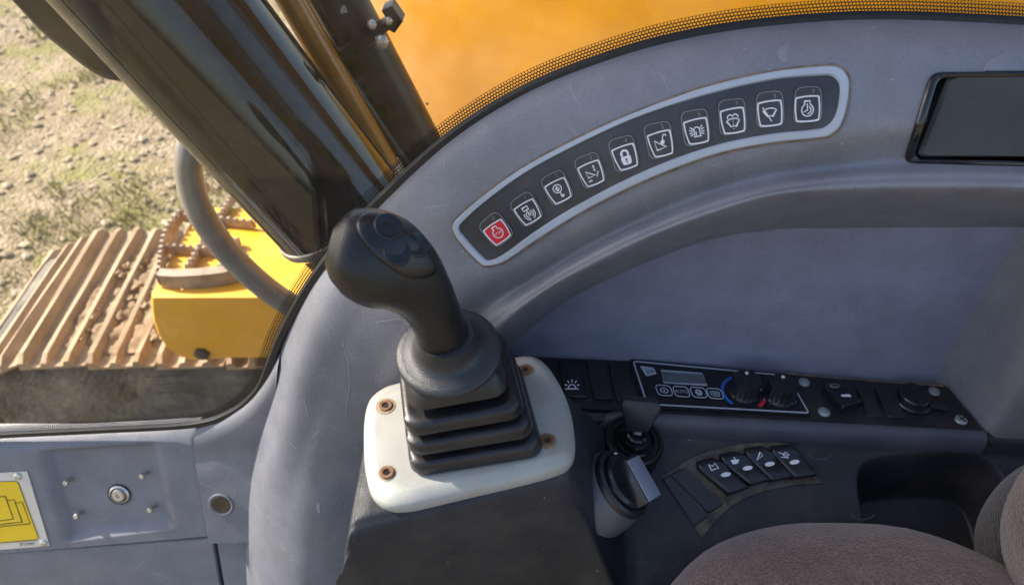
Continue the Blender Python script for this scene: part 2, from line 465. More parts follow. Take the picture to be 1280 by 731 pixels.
def frit_mat():
    """black enamel dots, printed along the pane's edge; UV: u along the edge in dot pitches, v across"""
    m = bpy.data.materials.new('frit_dot_print'); m.use_nodes = True; nt = m.node_tree
    out = nt.nodes['Material Output']; b = nt.nodes['Principled BSDF']
    b.inputs['Base Color'].default_value = (.008, .007, .006, 1); b.inputs['Roughness'].default_value = .5
    uv = _n(nt, 'ShaderNodeUVMap').outputs[0]
    s = _n(nt, 'ShaderNodeSeparateXYZ'); nt.links.new(uv, s.inputs[0])
    v = s.outputs[1]
    row = math_n(nt, 'FLOOR', v)
    u = math_n(nt, 'ADD', s.outputs[0], math_n(nt, 'MULTIPLY', row, .5))
    du = math_n(nt, 'SUBTRACT', math_n(nt, 'FRACT', u), .5); dv = math_n(nt, 'SUBTRACT', math_n(nt, 'FRACT', v), .5)
    dist = math_n(nt, 'SQRT', math_n(nt, 'ADD', math_n(nt, 'MULTIPLY', du, du), math_n(nt, 'MULTIPLY', dv, dv)))
    # clear holes in solid enamel, growing away from the edge
    rad = math_n(nt, 'MULTIPLY', math_n(nt, 'MULTIPLY_ADD', row, .022, .33), math_n(nt, 'GREATER_THAN', row, .5))
    hole = math_n(nt, 'LESS_THAN', dist, rad)
    tr = _n(nt, 'ShaderNodeBsdfTransparent')
    mx = _n(nt, 'ShaderNodeMixShader'); nt.links.new(hole, mx.inputs[0]); nt.links.new(b.outputs[0], mx.inputs[1]); nt.links.new(tr.outputs[0], mx.inputs[2])
    nt.links.new(mx.outputs[0], out.inputs[0]); return m
M_['frit'] = frit_mat()

# ================================================================ THE YARD OUTSIDE
GZ = -1.75
bm = BM()
N = 90
def gz(x, y): return GZ + .05*noise.noise(Vector((x*.7, y*.7, 0))) + .02*noise.noise(Vector((x*3, y*3, 5)))
rows = []
for j in range(N):
    y = -40 + 120*(j/(N-1))**1.0
    rows.append([])
xs = [-60+.0]; 
def axis(lo, hi, c0, c1, fine, coarse):
    out = []; v = lo
    while v < hi:
        out.append(v); v += fine if c0 <= v < c1 else coarse
    out.append(hi); return out
XS = axis(-70, 70, -9, 2, .09, 4); YS = axis(-50, 120, 0, 9, .09, 4)
V = grid(bm, [[Vector((x, y, gz(x, y))) for x in XS] for y in YS])
g = obj('ground', bm, M_['ground']); tag(g, kind='structure')
# loose stones and dry grass: nobody could count them
bm = BM()
for i in range(4200):
    y = random.uniform(.9, 7.5); x = random.uniform(-1.1*y-1.2, -.25*y)
    s = random.choice((.006, .008, .010, .012, .016, .024))*random.uniform(.7, 1.3)
    c = Vector((x, y, gz(x, y)+s*.25))
    r = bmesh.ops.create_icosphere(bm, subdivisions=1, radius=s)
    for v in r['verts']:
        v.co = Vector((v.co.x*random.uniform(.8, 1.5), v.co.y*random.uniform(.8, 1.3), v.co.z*.7))*random.uniform(.8, 1.15) + c
tag(obj('gravel', bm, M_['stone'], sharp=20), kind='stuff')
bm = BM()
for i in range(2600):
    y = random.uniform(.9, 7.5); x = random.uniform(-1.1*y-1.2, -.3*y)
    if noise.noise(Vector((x*1.3, y*1.3, 3))) < -.02: continue
    for k in range(9):
        a = random.uniform(0, 6.28); L = random.uniform(.03, .09); w = .004
        p = Vector((x+random.uniform(-.06, .06), y+random.uniform(-.06, .06), 0)); p.z = gz(p.x, p.y)
        d = Vector((math.cos(a), math.sin(a), 0)); s = Vector((-d.y, d.x, 0))*w
        q = p + d*L*.7 + Vector((0, 0, L))
        v = [bm.verts.new(c) for c in (p-s, p+s, q)]; bm.faces.new(v)
tag(obj('grass', bm, M_['grass'], smooth=False), kind='stuff')

# crawler track
TZ = -.85
tr = thing('crawler_track', 'rusty triple-grouser crawler track caked with dried mud outside window', 'track', (-.6, 1.14, TZ))
def shoe_bm():
    """one shoe, local: x along travel, y across, z out of the belt"""
    b = BM(); L = .56; pitch = .172
    prof = [(-.084, -.012), (-.084, .0), (-.079, .03), (-.067, .03), (-.058, .003), (-.032, .0), (-.022, .026), (-.010, .026), (-.001, .002), (.028, .0), (.036, .026), (.048, .026), (.056, .001), (.082, -.003), (.082, -.014)]
    rows = []
    for y, cut in ((-L/2, .55), (-L/2+.025, 1), (-L/4, 1), (0, 1), (L/4, 1), (L/2-.025, 1), (L/2, .55)):
        rows.append([Vector((x*(1 if cut == 1 else .97), y, z*cut+(random.uniform(-.0025, .0025) if z > .01 else 0))) for x, z in prof])
    V = grid(b, rows, close_u=True); cap(b, V[0], True); cap(b, V[-1])
    bmesh.ops.recalc_face_normals(b, faces=b.faces)
    me = bpy.data.meshes.new('shoe'); b.to_mesh(me); b.free(); me.materials.append(M_['track']); return me
shoe_me = [shoe_bm() for _ in range(3)]
RAD = .40; XE = -1.13
path = []
s = .95
while s > XE: path.append((s, TZ, 0)); s -= .174
a = (XE-s)/RAD
while a < math.pi*.62:
    path.append((XE-RAD*math.sin(a), TZ-RAD+RAD*math.cos(a), -a)); a += .174/RAD*.97
for i, (x, z, a) in enumerate(path):
    M = Matrix.Translation((x, 1.14, z)) @ Matrix.Rotation(a, 4, 'Y') @ Matrix.Rotation(R(3.4), 4, 'Z')
    link_mesh('shoe', shoe_me[i % 3], tr, M)
bm = BM()
box(bm, (-.27, 1.14, TZ-.29), (2.3, .50, .50), bev=.07, seg=4)
obj('track_frame', bm, M_['undercar'], tr)
bm = BM(); rows = []
for j in range(60):
    y = .90+.46*j/59; row = []
    for i in range(140):
        x = -1.12+.84*i/139
        e = 1-abs((y-1.13)/.25)**3
        n_0 = noise.noise(Vector((x*7, y*5, 1)))*.018 + noise.noise(Vector((x*22, y*22, 2)))*.010 + noise.noise(Vector((x*60, y*60, 4)))*.006
        row.append(Vector((x, y, TZ+.006+n_0*1.1+e*.008-.014*(1-e))))
    rows.append(row)
grid(bm, rows)
for i in range(260):
    x = random.uniform(-1.1, -.3); y = 1.13+random.gauss(0, .10)
    if abs(y-1.13) > .2: continue
    s = random.uniform(.004, .011)
    r = bmesh.ops.create_icosphere(bm, subdivisions=1, radius=s)
    for v in r['verts']: v.co = Vector((v.co.x*random.uniform(.9, 1.4), v.co.y*1.5, v.co.z*.6))*random.uniform(.8, 1.2)+Vector((x, y, TZ+.014+random.uniform(0, .010)))
tag(obj('mud', bm, M_['mud'], tr, sharp=60), kind='stuff')
# carbody between the tracks, in the shade under the cab
ub = thing('undercarriage', 'dark shaded undercarriage frame between cab and crawler track', 'undercarriage', (-.5, .5, -1.3))
bm = BM(); box(bm, (-.2, .5, -1.32), (2.2, .66, .24), bev=.03); obj('frame', bm, M_['undercar'], ub)
bm = BM(); box(bm, (-.55, .62, -1.14), (1.1, .3, .12), bev=.02); obj('cover', bm, M_['undercar'], ub)

# yellow step box with its serrated tread
YB = .793; BZ = -.55
sb = thing('step_box', 'yellow step box with rounded lower corner above the crawler track', 'step box', (-.6, .95, -.75))
fpix = [(188, 371), (188, 385), (190, 400), (196, 418), (206, 434), (222, 446), (240, 451), (290, 449), (400, 446), (520, 440), (520, 362)]
fr_ = [aty(x, y, YB) for x, y in fpix]
zt = BZ
bm = BM()
front = [Vector((p.x, 0, min(p.z, zt))) for p in fr_]
front[0].z = zt; front[-1].z = zt
rows = []
for y, ins in ((YB, .006), (YB+.006, 0), (YB+.33, 0)):
    c = Vector((sum(p.x for p in front)/len(front), 0, sum(p.z for p in front)/len(front)))
    rows.append([Vector((p.x, y, p.z))+(c-p).normalized()*ins for p in front])
V = grid(bm, rows, close_u=True); cap(bm, V[0], True); cap(bm, V[-1])
obj('box_body', bm, M_['boxyellow'], sb, recalc=True)
bm = BM(); p = aty(252, 443, YB-.004)
lathe(bm, [(.019, 0), (.019, .006), (.012, .010), (0, .010)], frame(p+Vector((0, .004, 0)), (0, -1, 0)), 6)
obj('bolt', bm, M_['darksteel'], sb)
# tread frame: strips with teeth
def bar_teeth(bm, a, b, hgt=.034, w=.008, pitch=.017, teeth=True):
    a = Vector(a); b = Vector(b); L = (b-a).length; n = max(2, int(L/pitch)) if teeth else 1
    d = (b-a)/n; s = d.normalized().cross(Vector((0, 0, 1)))*w/2
    top = []
    for i in range(n):
        p = a+d*i
        if teeth: top += [(p, hgt*.66), (p+d*.25, hgt), (p+d*.6, hgt), (p+d*.85, hgt*.66)]
        else: top += [(p, hgt)]
    top.append((b, hgt*.78 if teeth else hgt))
    for i in range(len(top)-1):
        (p, h), (q, k) = top[i], top[i+1]
        vs = [bm.verts.new(c) for c in (p-s, q-s, q-s+Vector((0, 0, k)), p-s+Vector((0, 0, h)), p+s, q+s, q+s+Vector((0, 0, k)), p+s+Vector((0, 0, h)))]
        for f in ((0, 1, 2, 3), (5, 4, 7, 6), (3, 2, 6, 7)): bm.faces.new([vs[k_] for k_ in f])
stp = thing('step_tread', 'rusty serrated step tread on top of the yellow step box', 'tread', atz(250, 320, BZ))
tz = BZ+.002
def tp(x, y): return atz(x, y, tz)
outl = cr([(203, 359), (206, 325), (213, 298), (231, 273), (262, 238)], 9)
for i in range(len(outl)-1):
    pass
bm = BM()
for i in range(len(outl)-1): bar_teeth(bm, tp(*outl[i]), tp(*outl[i+1]))
obj('toothed_rim', bm, M_['tread'], stp)
bm = BM(); bar_teeth(bm, tp(236, 343), tp(262, 300), .026); bar_teeth(bm, tp(262, 300), tp(296, 248), .026); obj('tread_bar', bm, M_['tread'], stp)
bm = BM(); bar_teeth(bm, tp(209, 316), tp(300, 322), .026); obj('tread_bar', bm, M_['tread'], stp)
bm = BM(); bar_teeth(bm, tp(232, 277), tp(320, 286), .026); obj('tread_bar', bm, M_['tread'], stp)
bm = BM(); bar_teeth(bm, tp(276, 344), tp(300, 305), .026); obj('tread_bar', bm, M_['tread'], stp)
bm = BM()
fr2 = [tp(x, y) for x, y in cr([(203, 360), (225, 361), (262, 359), (293, 354), (306, 345)], 10)]
rows = [[p for p in fr2], [p+Vector((0, 0, .036)) for p in fr2], [p+Vector((0, .02, .040)) for p in fr2], [p+Vector((0, .025, .0)) for p in fr2]]
grid(bm, rows); obj('front_lip', bm, M_['tread'], stp, recalc=True)
# raised yellow edge plate right of the tread
# handrail
hr = thing('handrail', 'thick grey tubular handrail curving down beside the yellow step', 'handrail', aty(300, 330, .5))
pts = [aty(x, y, yy) for x, y, yy in ((262, 110, .56), (244, 160, .54), (236, 195, .52), (238, 230, .51), (252, 268, .50), (282, 312, .50), (318, 348, .50), (352, 374, .50), (400, 402, .50), (470, 440, .50))]
bm = BM(); tube(bm, cr([tuple(p) for p in pts], 60), .0195, 18); obj('rail_tube', bm, M_['rail'], hr)

# ---- hydraulic ram right outside the pane
rm = thing('boom_ram', 'glossy black hydraulic ram barrel slanting across the window', 'hydraulic ram', aty(300, 135, .36))
A = aty(207, 5, .362); B = aty(426, 266, .362); AX = (B-A).normalized()
A2 = A-AX*.5
M = frame(A2, AX, (0, -1, 0)); Lr = (B-A2).length
bm = BM(); lathe(bm, [(0.0830, 0), (0.0830, Lr*.3), (0.0830, Lr-.012), (0.0835, Lr-.010)], M, 64); obj('barrel', bm, M_['ram'], rm)
bm = BM(); lathe(bm, [(0.0832, Lr-.011), (0.0855, Lr-.010), (0.0865, Lr-.006), (0.0855, Lr-.001), (.07, Lr), (0, Lr)], M, 64); obj('end_ring', bm, M_['rail'], rm)
bm = BM(); lathe(bm, [(.062, Lr), (.066, Lr+.02), (.066, Lr+.10), (.05, Lr+.12), (0, Lr+.12)], M, 40); obj('rod_end', bm, M_['undercar'], rm)
# dark link end at the top left
le = thing('link_end', 'dark brown rounded link end behind the black ram', 'linkage', aty(90, 50, .55))
bm = BM()
op = [(-30, -40), (10, 4), (40, 38), (70, 66), (100, 90), (128, 105), (155, 108), (175, 100), (190, 60), (180, -40)]
f0 = [aty(x, y, .50) for x, y in cr([tuple(map(float, p)) for p in op], 40)]
rows = []
for dy, ins in ((.0, .02), (.004, .008), (.014, 0), (.10, 0)):
    c = sum(f0, Vector())/len(f0)
    rows.append([p+(c-p).normalized()*ins+Vector((0, dy, 0)) for p in f0])
V = grid(bm, rows, close_u=True); cap(bm, V[0], True); cap(bm, V[-1])
obj('link_body', bm, M_['darksteel'], le, recalc=True)
bm = BM(); p0 = aty(66, -10, .47); p1 = aty(112, 52, .47); tube(bm, [p0, p1], .0035, 8); obj('grease_line', bm, M_['boxyellow'], le)
# amber painted pipe
ap = thing('hydraulic_pipe', 'glossy amber steel pipe running beside the black ram', 'pipe', aty(430, 100, .47))
P0 = aty(352, -20, .47); P1 = aty(500, 235, .47); d = (P1-P0)
bm = BM(); tube(bm, [P0-d*.3, P0, P0+d*.5, P1, P1+d*.5], .0165, 24); obj('pipe_tube', bm, M_['amber'], ap)
bm = BM(); c = P0+d*.90; tube(bm, [c-d.normalized()*.008, c+d.normalized()*.008], .0185, 20); obj('clamp_ring', bm, M_['signplate'], ap)
# brown pipe with bracket
bp_ = thing('shielded_hose', 'dark brown hose cover with clamp bracket against yellow boom', 'hose cover', aty(470, 90, .52))
P0 = aty(418, -10, .53); P1 = aty(548, 228, .53); d = P1-P0
bm = BM(); tube(bm, [P0-d*.3, P0, P0+d*.5, P1, P1+d*.4], .034, 28); obj('hose_tube', bm, M_['darksteel'], bp_)
bm = BM(); P0b = aty(388, 30, .5); P1b = aty(530, 240, .5); tube(bm, [P0b-(P1b-P0b)*.4, P0b, P1b], .010, 16); obj('thin_hose', bm, M_['darksteel'], bp_)
bm = BM()
sf = plane_surf((0, .485, 0), (0, -1, 0))
slab(bm, [(403, 78), (486, 24), (478, 12), (490, 6), (504, 26), (494, 40), (488, 36), (412, 92)], sf, -.02, .004, .001)
obj('clamp_bracket', bm, M_['darksteel'], bp_, recalc=True)
for (x, y, s) in ((424, 109, .011), (465, 31, .006), (477, 52, .009), (486, 26, .005), (402, 88, .007)):
    bm = BM(); lathe(bm, [(s, 0), (s, s*.5), (s*.6, s*.9), (0, s*.95)], frame(aty(x, y, .482), (0, -1, .1)), 8); obj('bolt', bm, M_['steel'], bp_)
bm = BM(); cs_ = plane_surf((0, .494, 0), (0, -1, 0))
for (x, y, r_) in ((430, 13, 6), (474, 53, 4), (480, 50, 4.5), (487, 22, 3), (534, 130, 2), (391, 52, 2)):
    slab(bm, [(x+r_*random.uniform(.6, 1.1)*math.cos(k*.785), y+r_*random.uniform(.6, 1.1)*math.sin(k*.785)) for k in range(8)], cs_, 0, .0006)
tag(obj('paint_chips', bm, M_['signplate'], bp_, smooth=False), kind='stuff')
# ---- yellow body cover beside the cab, and an unseen boom added above it to shade the cab
bo = thing('body_cover', 'sloping yellow machine body cover filling the view behind window', 'machine cover', (.3, .72, 0))
BN = Vector((0, -.6, .8)); bsf0 = plane_surf((0, .74, 0), BN)
bm = BM()
q_ = [bsf0(x, y)[0] for x, y in ((380, -30), (1600, -30), (1600, 330), (380, 330))]
rows = [[p-BN*.006+(sum(q_, Vector())/4-p).normalized()*0 for p in q_], [p-BN*.10 for p in q_]]
rows.insert(0, [p+(sum(q_, Vector())/4-p).normalized()*.01 for p in q_])
V = grid(bm, rows, close_u=True); cap(bm, V[0]); cap(bm, V[-1], True)
obj('cover_plate', bm, M_['yellow'], bo, recalc=True)
bb = thing('unseen_shade_boom', 'unseen yellow boom added and shaped to shade console and seat', 'boom', (1.2, .84, .4))
bm = BM()
pz = [(1.6, .1), (.9, .5), (-.62, 1.05), (-1.70, 1.50), (-1.76, 1.68), (-3.3, 3.07), (-3.3, 4.0), (-1.6, 2.7), (1.6, 1.2)]
rows = [[Vector((x, y, z)) for x, z in pz] for y in (.66, 1.01)]
V = grid(bm, rows, close_u=True); cap(bm, V[0]); cap(bm, V[-1], True)
obj('shade_beam', bm, M_['yellow'], bb, recalc=True)

# ================================================================ THE CAB
GY = .2
cs = thing('cab_shell', 'grey cab floor, pillars and lower walls around the control console', 'cab', (0, -.4, -.7))
bm = BM(); box(bm, (0, -.44, -.72), (1.5, 1.3, .05)); obj('floor_plate', bm, M_['undercar'], cs)
for x, y in ((-1.05, .22), (-1.05, -1.1), (.72, -1.1)):
    bm = BM(); box(bm, (x, y, .13), (.05, .05, 1.66), bev=.01); obj('pillar', bm, M_['cab'], cs)
bm = BM(); box(bm, (.74, -.44, -.45), (.04, 1.26, .5)); obj('rear_wall', bm, M_['cab'], cs)
bm = BM(); box(bm, (0, .235, -.62), (1.5, .03, .66)); obj('side_wall', bm, M_['trimlow'], cs)

# ---------------- window
wi = thing('side_window', 'dirty side window with black dotted border and rubber seal', 'window', (-.2, GY, -.2))
gy = plane_surf((0, GY, 0), (0, -1, 0))
edge = [(-120, 549), (0, 540), (120, 534), (240, 527), (290, 512), (322, 485), (338, 450), (352, 415), (382, 360), (424, 302), (480, 242), (560, 170), (650, 113), (750, 72), (850, 44), (960, 27), (1100, 19), (1290, 27), (1420, 40)]
E = [aty(x, y, GY) for x, y in edge]
Ed = [Vector(p) for p in cr([tuple(p) for p in E], 260)]
bm = BM()
topz = .95
rows = [[Vector((p.x, GY, p.z)) for p in Ed], [Vector((p.x, GY, topz)) for p in Ed]]
# pane: polygon from the edge curve up to the roof
poly = [(p.x, p.z) for p in Ed] + [(Ed[-1].x, topz), (Ed[0].x, topz)]
vs = [bm.verts.new((x, GY, z)) for x, z in poly]
f = bm.faces.new(vs); bmesh.ops.triangulate(bm, faces=[f])
pane = obj('pane', bm, M_['glass'], wi, smooth=False)
# frit band with UVs, on the inner face of the pane
def offset_curve(pts, d):
    out = []
    for i, p in enumerate(pts):
        t = (pts[min(i+1, len(pts)-1)]-pts[max(i-1, 0)]).normalized()
        out.append(p+Vector((-t.z, 0, t.x))*d)
    return out
bm = BM(); uvl = bm.loops.layers.uv.new('UVMap')
NR = 5; pit = .0027
inn = offset_curve(Ed, -.003); outc = offset_curve(Ed, pit*NR)
acc = 0; cum = [0]
for i in range(len(Ed)-1): acc += (Ed[i+1]-Ed[i]).length; cum.append(acc)
Va = [bm.verts.new(p+Vector((0, -.0012, 0))) for p in Ed]; Vb = [bm.verts.new(p+Vector((0, -.0012, 0))) for p in outc]
for i in range(len(Ed)-1):
    f = bm.faces.new((Va[i], Va[i+1], Vb[i+1], Vb[i]))
    for lp, uv in zip(f.loops, ((cum[i]/pit, 0), (cum[i+1]/pit, 0), (cum[i+1]/pit, NR), (cum[i]/pit, NR))): lp[uvl].uv = uv
obj('dotted_border', bm, M_['frit'], wi, smooth=False)
bm = BM()
ia = offset_curve(Ed, .004); ib = offset_curve(Ed, -.012)
rows = [[p+Vector((0, -.0018, 0)) for p in ia], [p+Vector((0, -.006, 0)) for p in offset_curve(Ed, .002)], [p+Vector((0, -.007, 0)) for p in offset_curve(Ed, -.004)], [p+Vector((0, .002, 0)) for p in ib]]
grid(bm, rows, flip=False); obj('rubber_seal', bm, M_['rubberseal'], wi, recalc=True)
# etched maker's marks and a scrap of worn film low on the pane
bm = BM()
for r_ in range(7):
    for k in range(22):
        if random.random() < .3: continue
        x = -4+k*2.3+random.uniform(-.6, .6); y = 489+r_*3+random.uniform(-.6, .6)
        fillpoly(bm, circ(x, y, random.uniform(.6, 1.3), random.uniform(.5, 1), 5), gy, .0015)
for (x0, x1, y0, n) in ((183, 236, 470, 26), (198, 232, 479, 14), (196, 236, 490, 16)):
    for k in range(n):
        x = x0+(x1-x0)*k/n; y = y0-(x-x0)*.05
        strokes(bm, [[(x, y+random.uniform(-2, 0)), (x+random.uniform(.3, 1.5), y+random.uniform(0, 2))]], .8, gy, .0015)
tag(obj('etched_marks', bm, M_['rubberseal'], wi, smooth=False), kind='stuff')

# ---------------- lower trim panels, below the pane
S_ = .45; PT = Vector((0, .2, -.246)); PN = Vector((0, -1, S_)).normalized()
lowplane = plane_surf(PT, PN)
LN = PN
def lp(x, y, h=0):
    p, n = lowplane(x, y); return p+n*h
lt = thing('lower_trim_panel', 'grey lower trim panel with square recess holding four studs', 'trim panel', lp(130, 610))
bm = BM()
# surface grid with a stepped recess: columns / rows in the panel's own plane
def lowpanel(bm, TLp, TRp, BRp, BLp, rec=None, depth=.010, nx=60, ny=40, edge_h=.006):
    q = bil((TLp, TRp, BRp, BLp))
    fr_ = [i/nx for i in range(nx+1)]; gr = [j/ny for j in range(ny+1)]
    rows = []
    def inside(u, v):
        x, y = q(u, v)
        return 1
    return q
Q = ((-60, 552), (241, 535), (262, 671), (-60, 697))
q = bil(Q)
import itertools
recq = ((50, 563), (196, 553), (219, 660), (84, 677))     # rim of the recess
rin = ((59, 567), (190, 559), (209, 656), (88, 668))        # floor of the recess
def ringpts(c4, n=10, r=7):
    return rpoly(c4, r, n)
outer = []
# outer border sampled with the same count as the recess rim
rim = ringpts(recq); flo = ringpts(rin, r=6); m = len(rim)
def lerp_poly(c4, m):
    per = len(rim)//4; out = []
    for k in range(4):
        a = c4[k-1]; b = c4[k]; c = c4[(k+1) % 4]
        half = per//2
        for j in range(per):
            t = j/(per-1)
            if t < .5:
                s = .5+t; out.append((a[0]+(b[0]-a[0])*s, a[1]+(b[1]-a[1])*s))
            else:
                s = t-.5; out.append((b[0]+(c[0]-b[0])*s, b[1]+(c[1]-b[1])*s))
    return out
ob = lerp_poly(Q, m)
# walls of the recess and its floor
def hroll(x, y):
    d = y-(549.5-(x)*.0602)
    return -.012*max(0, 1-d/19)**2
rows = [[lp(x, y, -.03) for x, y in ob]]
for tt in (0, .06, .14, .25, .4, .6, .8, .92):
    ring_ = [(a[0]+(b[0]-a[0])*tt, a[1]+(b[1]-a[1])*tt) for a, b in zip(ob, rim)]
    rows.append([lp(x, y, hroll(x, y)-(.002 if tt == 0 else 0)) for x, y in ring_])
rows.append([lp(x, y, hroll(x, y)-.0008) for x, y in rim])
rows.append([lp(x, y, -.008) for x, y in flo])
fl2 = [(x+(135-x)*.04, y+(612-y)*.04) for x, y in flo]
rows.append([lp(x, y, -.009) for x, y in fl2])
V = grid(bm, rows, close_u=True); cap(bm, V[-1], False)
obj('panel_face', bm, M_['trimlow'], lt, recalc=True, sharp=50)
for (x, y) in ((85, 603), (180, 595), (98, 645), (190, 637)):
    s = thing('stud_tmp', '', '') if False else None
    p = lp(x, y, -.009); ax = (LN*.9+Vector((-.0, -.0, .55))).normalized()
    bm = BM(); lathe(bm, [(.0022, 0), (.0022, .006), (.0034, .0065), (.0042, .0085), (.0042, .0105), (.003, .0125), (.0014, .0126), (.0012, .0118), (0, .0118)], frame(p, LN+Vector((-.2, 0, .1))), 14)
    obj('stud', bm, M_['steel'], lt)
bm = BM(); p = lp(145, 622, -.009)
lathe(bm, [(.0135, .0), (.0135, .0015), (.011, .003), (.0105, .0015), (.0095, .0015), (.009, .0035), (.0075, .005), (.003, .005), (.0026, .003), (0, .003)], frame(p, LN), 24)
obj('centre_bolt', bm, M_['steel'], lt)
bm = BM(); lathe(bm, [(.0150, .0), (.0152, .0016), (.0136, .0016)], frame(p, LN), 24); obj('rubber_washer', bm, M_['black'], lt)

# yellow manual plate
mp = thing('manual_sign', 'yellow operator manual plate with silver border riveted on lower panel', 'sign', lp(25, 638))
bm = BM(); sq = ((-62, 594), (35, 588), (63, 681), (-62, 691)); slab(bm, rpoly(sq, 1.5, 2), lowplane, 0, .0016, .0003); obj('sign_plate', bm, M_['signplate'], mp, recalc=True)
bm = BM(); yq = ((-62, 603), (21, 600), (23, 601), (25, 604), (49, 669), (49, 672), (46, 674), (-62, 682)); fillpoly(bm, yq, lowplane, .0018); obj('yellow_print', bm, M_['signyellow'], mp, smooth=False)
bm = BM()
strokes(bm, [[(-10, 620), (8, 619), (18, 647), (-10, 651)], [(-10, 657), (8, 653), (29, 651), (19, 623), (10, 624)], [(-10, 660), (6, 656), (39, 653), (29, 626), (20, 627)]], 1.1, lowplane, .0021)
strokes(bm, [[(-62, 603), (21, 600), (24, 602), (49, 670), (47, 673), (-62, 682)]], .7, lowplane, .0021)
obj('manual_icon', bm, M_['ink'], mp, smooth=False)
bm = BM(); text(bm, '817/16543', 35, 678.5, 5.2, lowplane, .0021, px=lambda x, y: (x, 678.5-(y-678.5)-(x-35)*.07), sx=.8); obj('part_number', bm, M_['ink'], mp, smooth=False)
for (x, y) in ((23, 594), (55, 677)):
    bm = BM(); lathe(bm, [(.0052, .0016), (.005, .003), (.003, .0042), (.0012, .0043), (.001, .0036), (0, .0036)], frame(lp(x, y), LN), 18); obj('rivet', bm, M_['steel'], mp)

# corner trim, between the lower panel and the arch leg
ctm = thing('corner_trim', 'grey corner trim with round plug hole beside the arch leg', 'trim panel', lp(285, 600))
bm = BM()
top = [(243.5, 537), (262, 531), (286, 519), (312, 500), (332, 474), (350, 440)]
botm = [(265.5, 671), (276, 671), (290, 670.5), (310, 669.5), (330, 669), (345, 668)]
tp_ = cr([tuple(map(float, p)) for p in top], 20); bt_ = cr([tuple(map(float, p)) for p in botm], 20)
rows = []
for j in range(16):
    t = j/15; row = []
    for (a, b) in zip(tp_, bt_):
        x = a[0]+(b[0]-a[0])*t; y = a[1]+(b[1]-a[1])*t
        pl = lp(x, y); pg = aty(x, y, .193)
        w = min(1, max(0, t/.38)); w = w*w*(3-2*w)
        # blend along the sight line so that the trim rolls from the pane down to the panel
        k = pg.lerp(pl, w) if pl.y < .193 else pg
        e_ = 1-min(1, t/.28); k = k+PN*(.015*math.sqrt(1-e_*e_)-.002)
        row.append(k)
    rows.append(row)
rows.insert(0, [p+Vector((0, .012, -.002)) for p in rows[0]])
rows.append([p-LN*.02 for p in rows[-1]])
for r_ in rows: r_.insert(0, r_[0]-LN*.02)
grid(bm, rows); obj('trim_face', bm, M_['trimlow'], ctm, recalc=True, sharp=50)
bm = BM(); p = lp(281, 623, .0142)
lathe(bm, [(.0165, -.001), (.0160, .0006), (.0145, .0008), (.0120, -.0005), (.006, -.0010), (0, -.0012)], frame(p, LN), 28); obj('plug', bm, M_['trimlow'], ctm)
bm = BM(); lathe(bm, [(.0125, -.0004), (.0115, .0006), (.006, .0001), (0, -.0001)], frame(p, LN), 28); obj('plug_dark_disc', bm, M_['darksteel'], ctm)  # dark brown disc painted in for the shaded depth of the hole
# kick panels below
kp = thing('kick_panel', 'plain grey kick panel along the bottom below the manual plate', 'trim panel', lp(120, 700))
bm = BM(); slab(bm, rpoly([(-80, 699), (264, 674), (306, 930), (-80, 960)], 2, 2), lowplane, -.03, -.004, .002); obj('panel_face', bm, M_['trimlow'], kp, recalc=True)
kp2 = thing('kick_panel', 'narrow grey kick panel between seam and arch leg at bottom', 'trim panel', lp(290, 700))
bm = BM(); slab(bm, rpoly([(268.5, 674), (350, 671), (372, 930), (313, 930)], 2, 2), lowplane, -.03, -.004, .002); obj('panel_face', bm, M_['trimlow'], kp2, recalc=True)

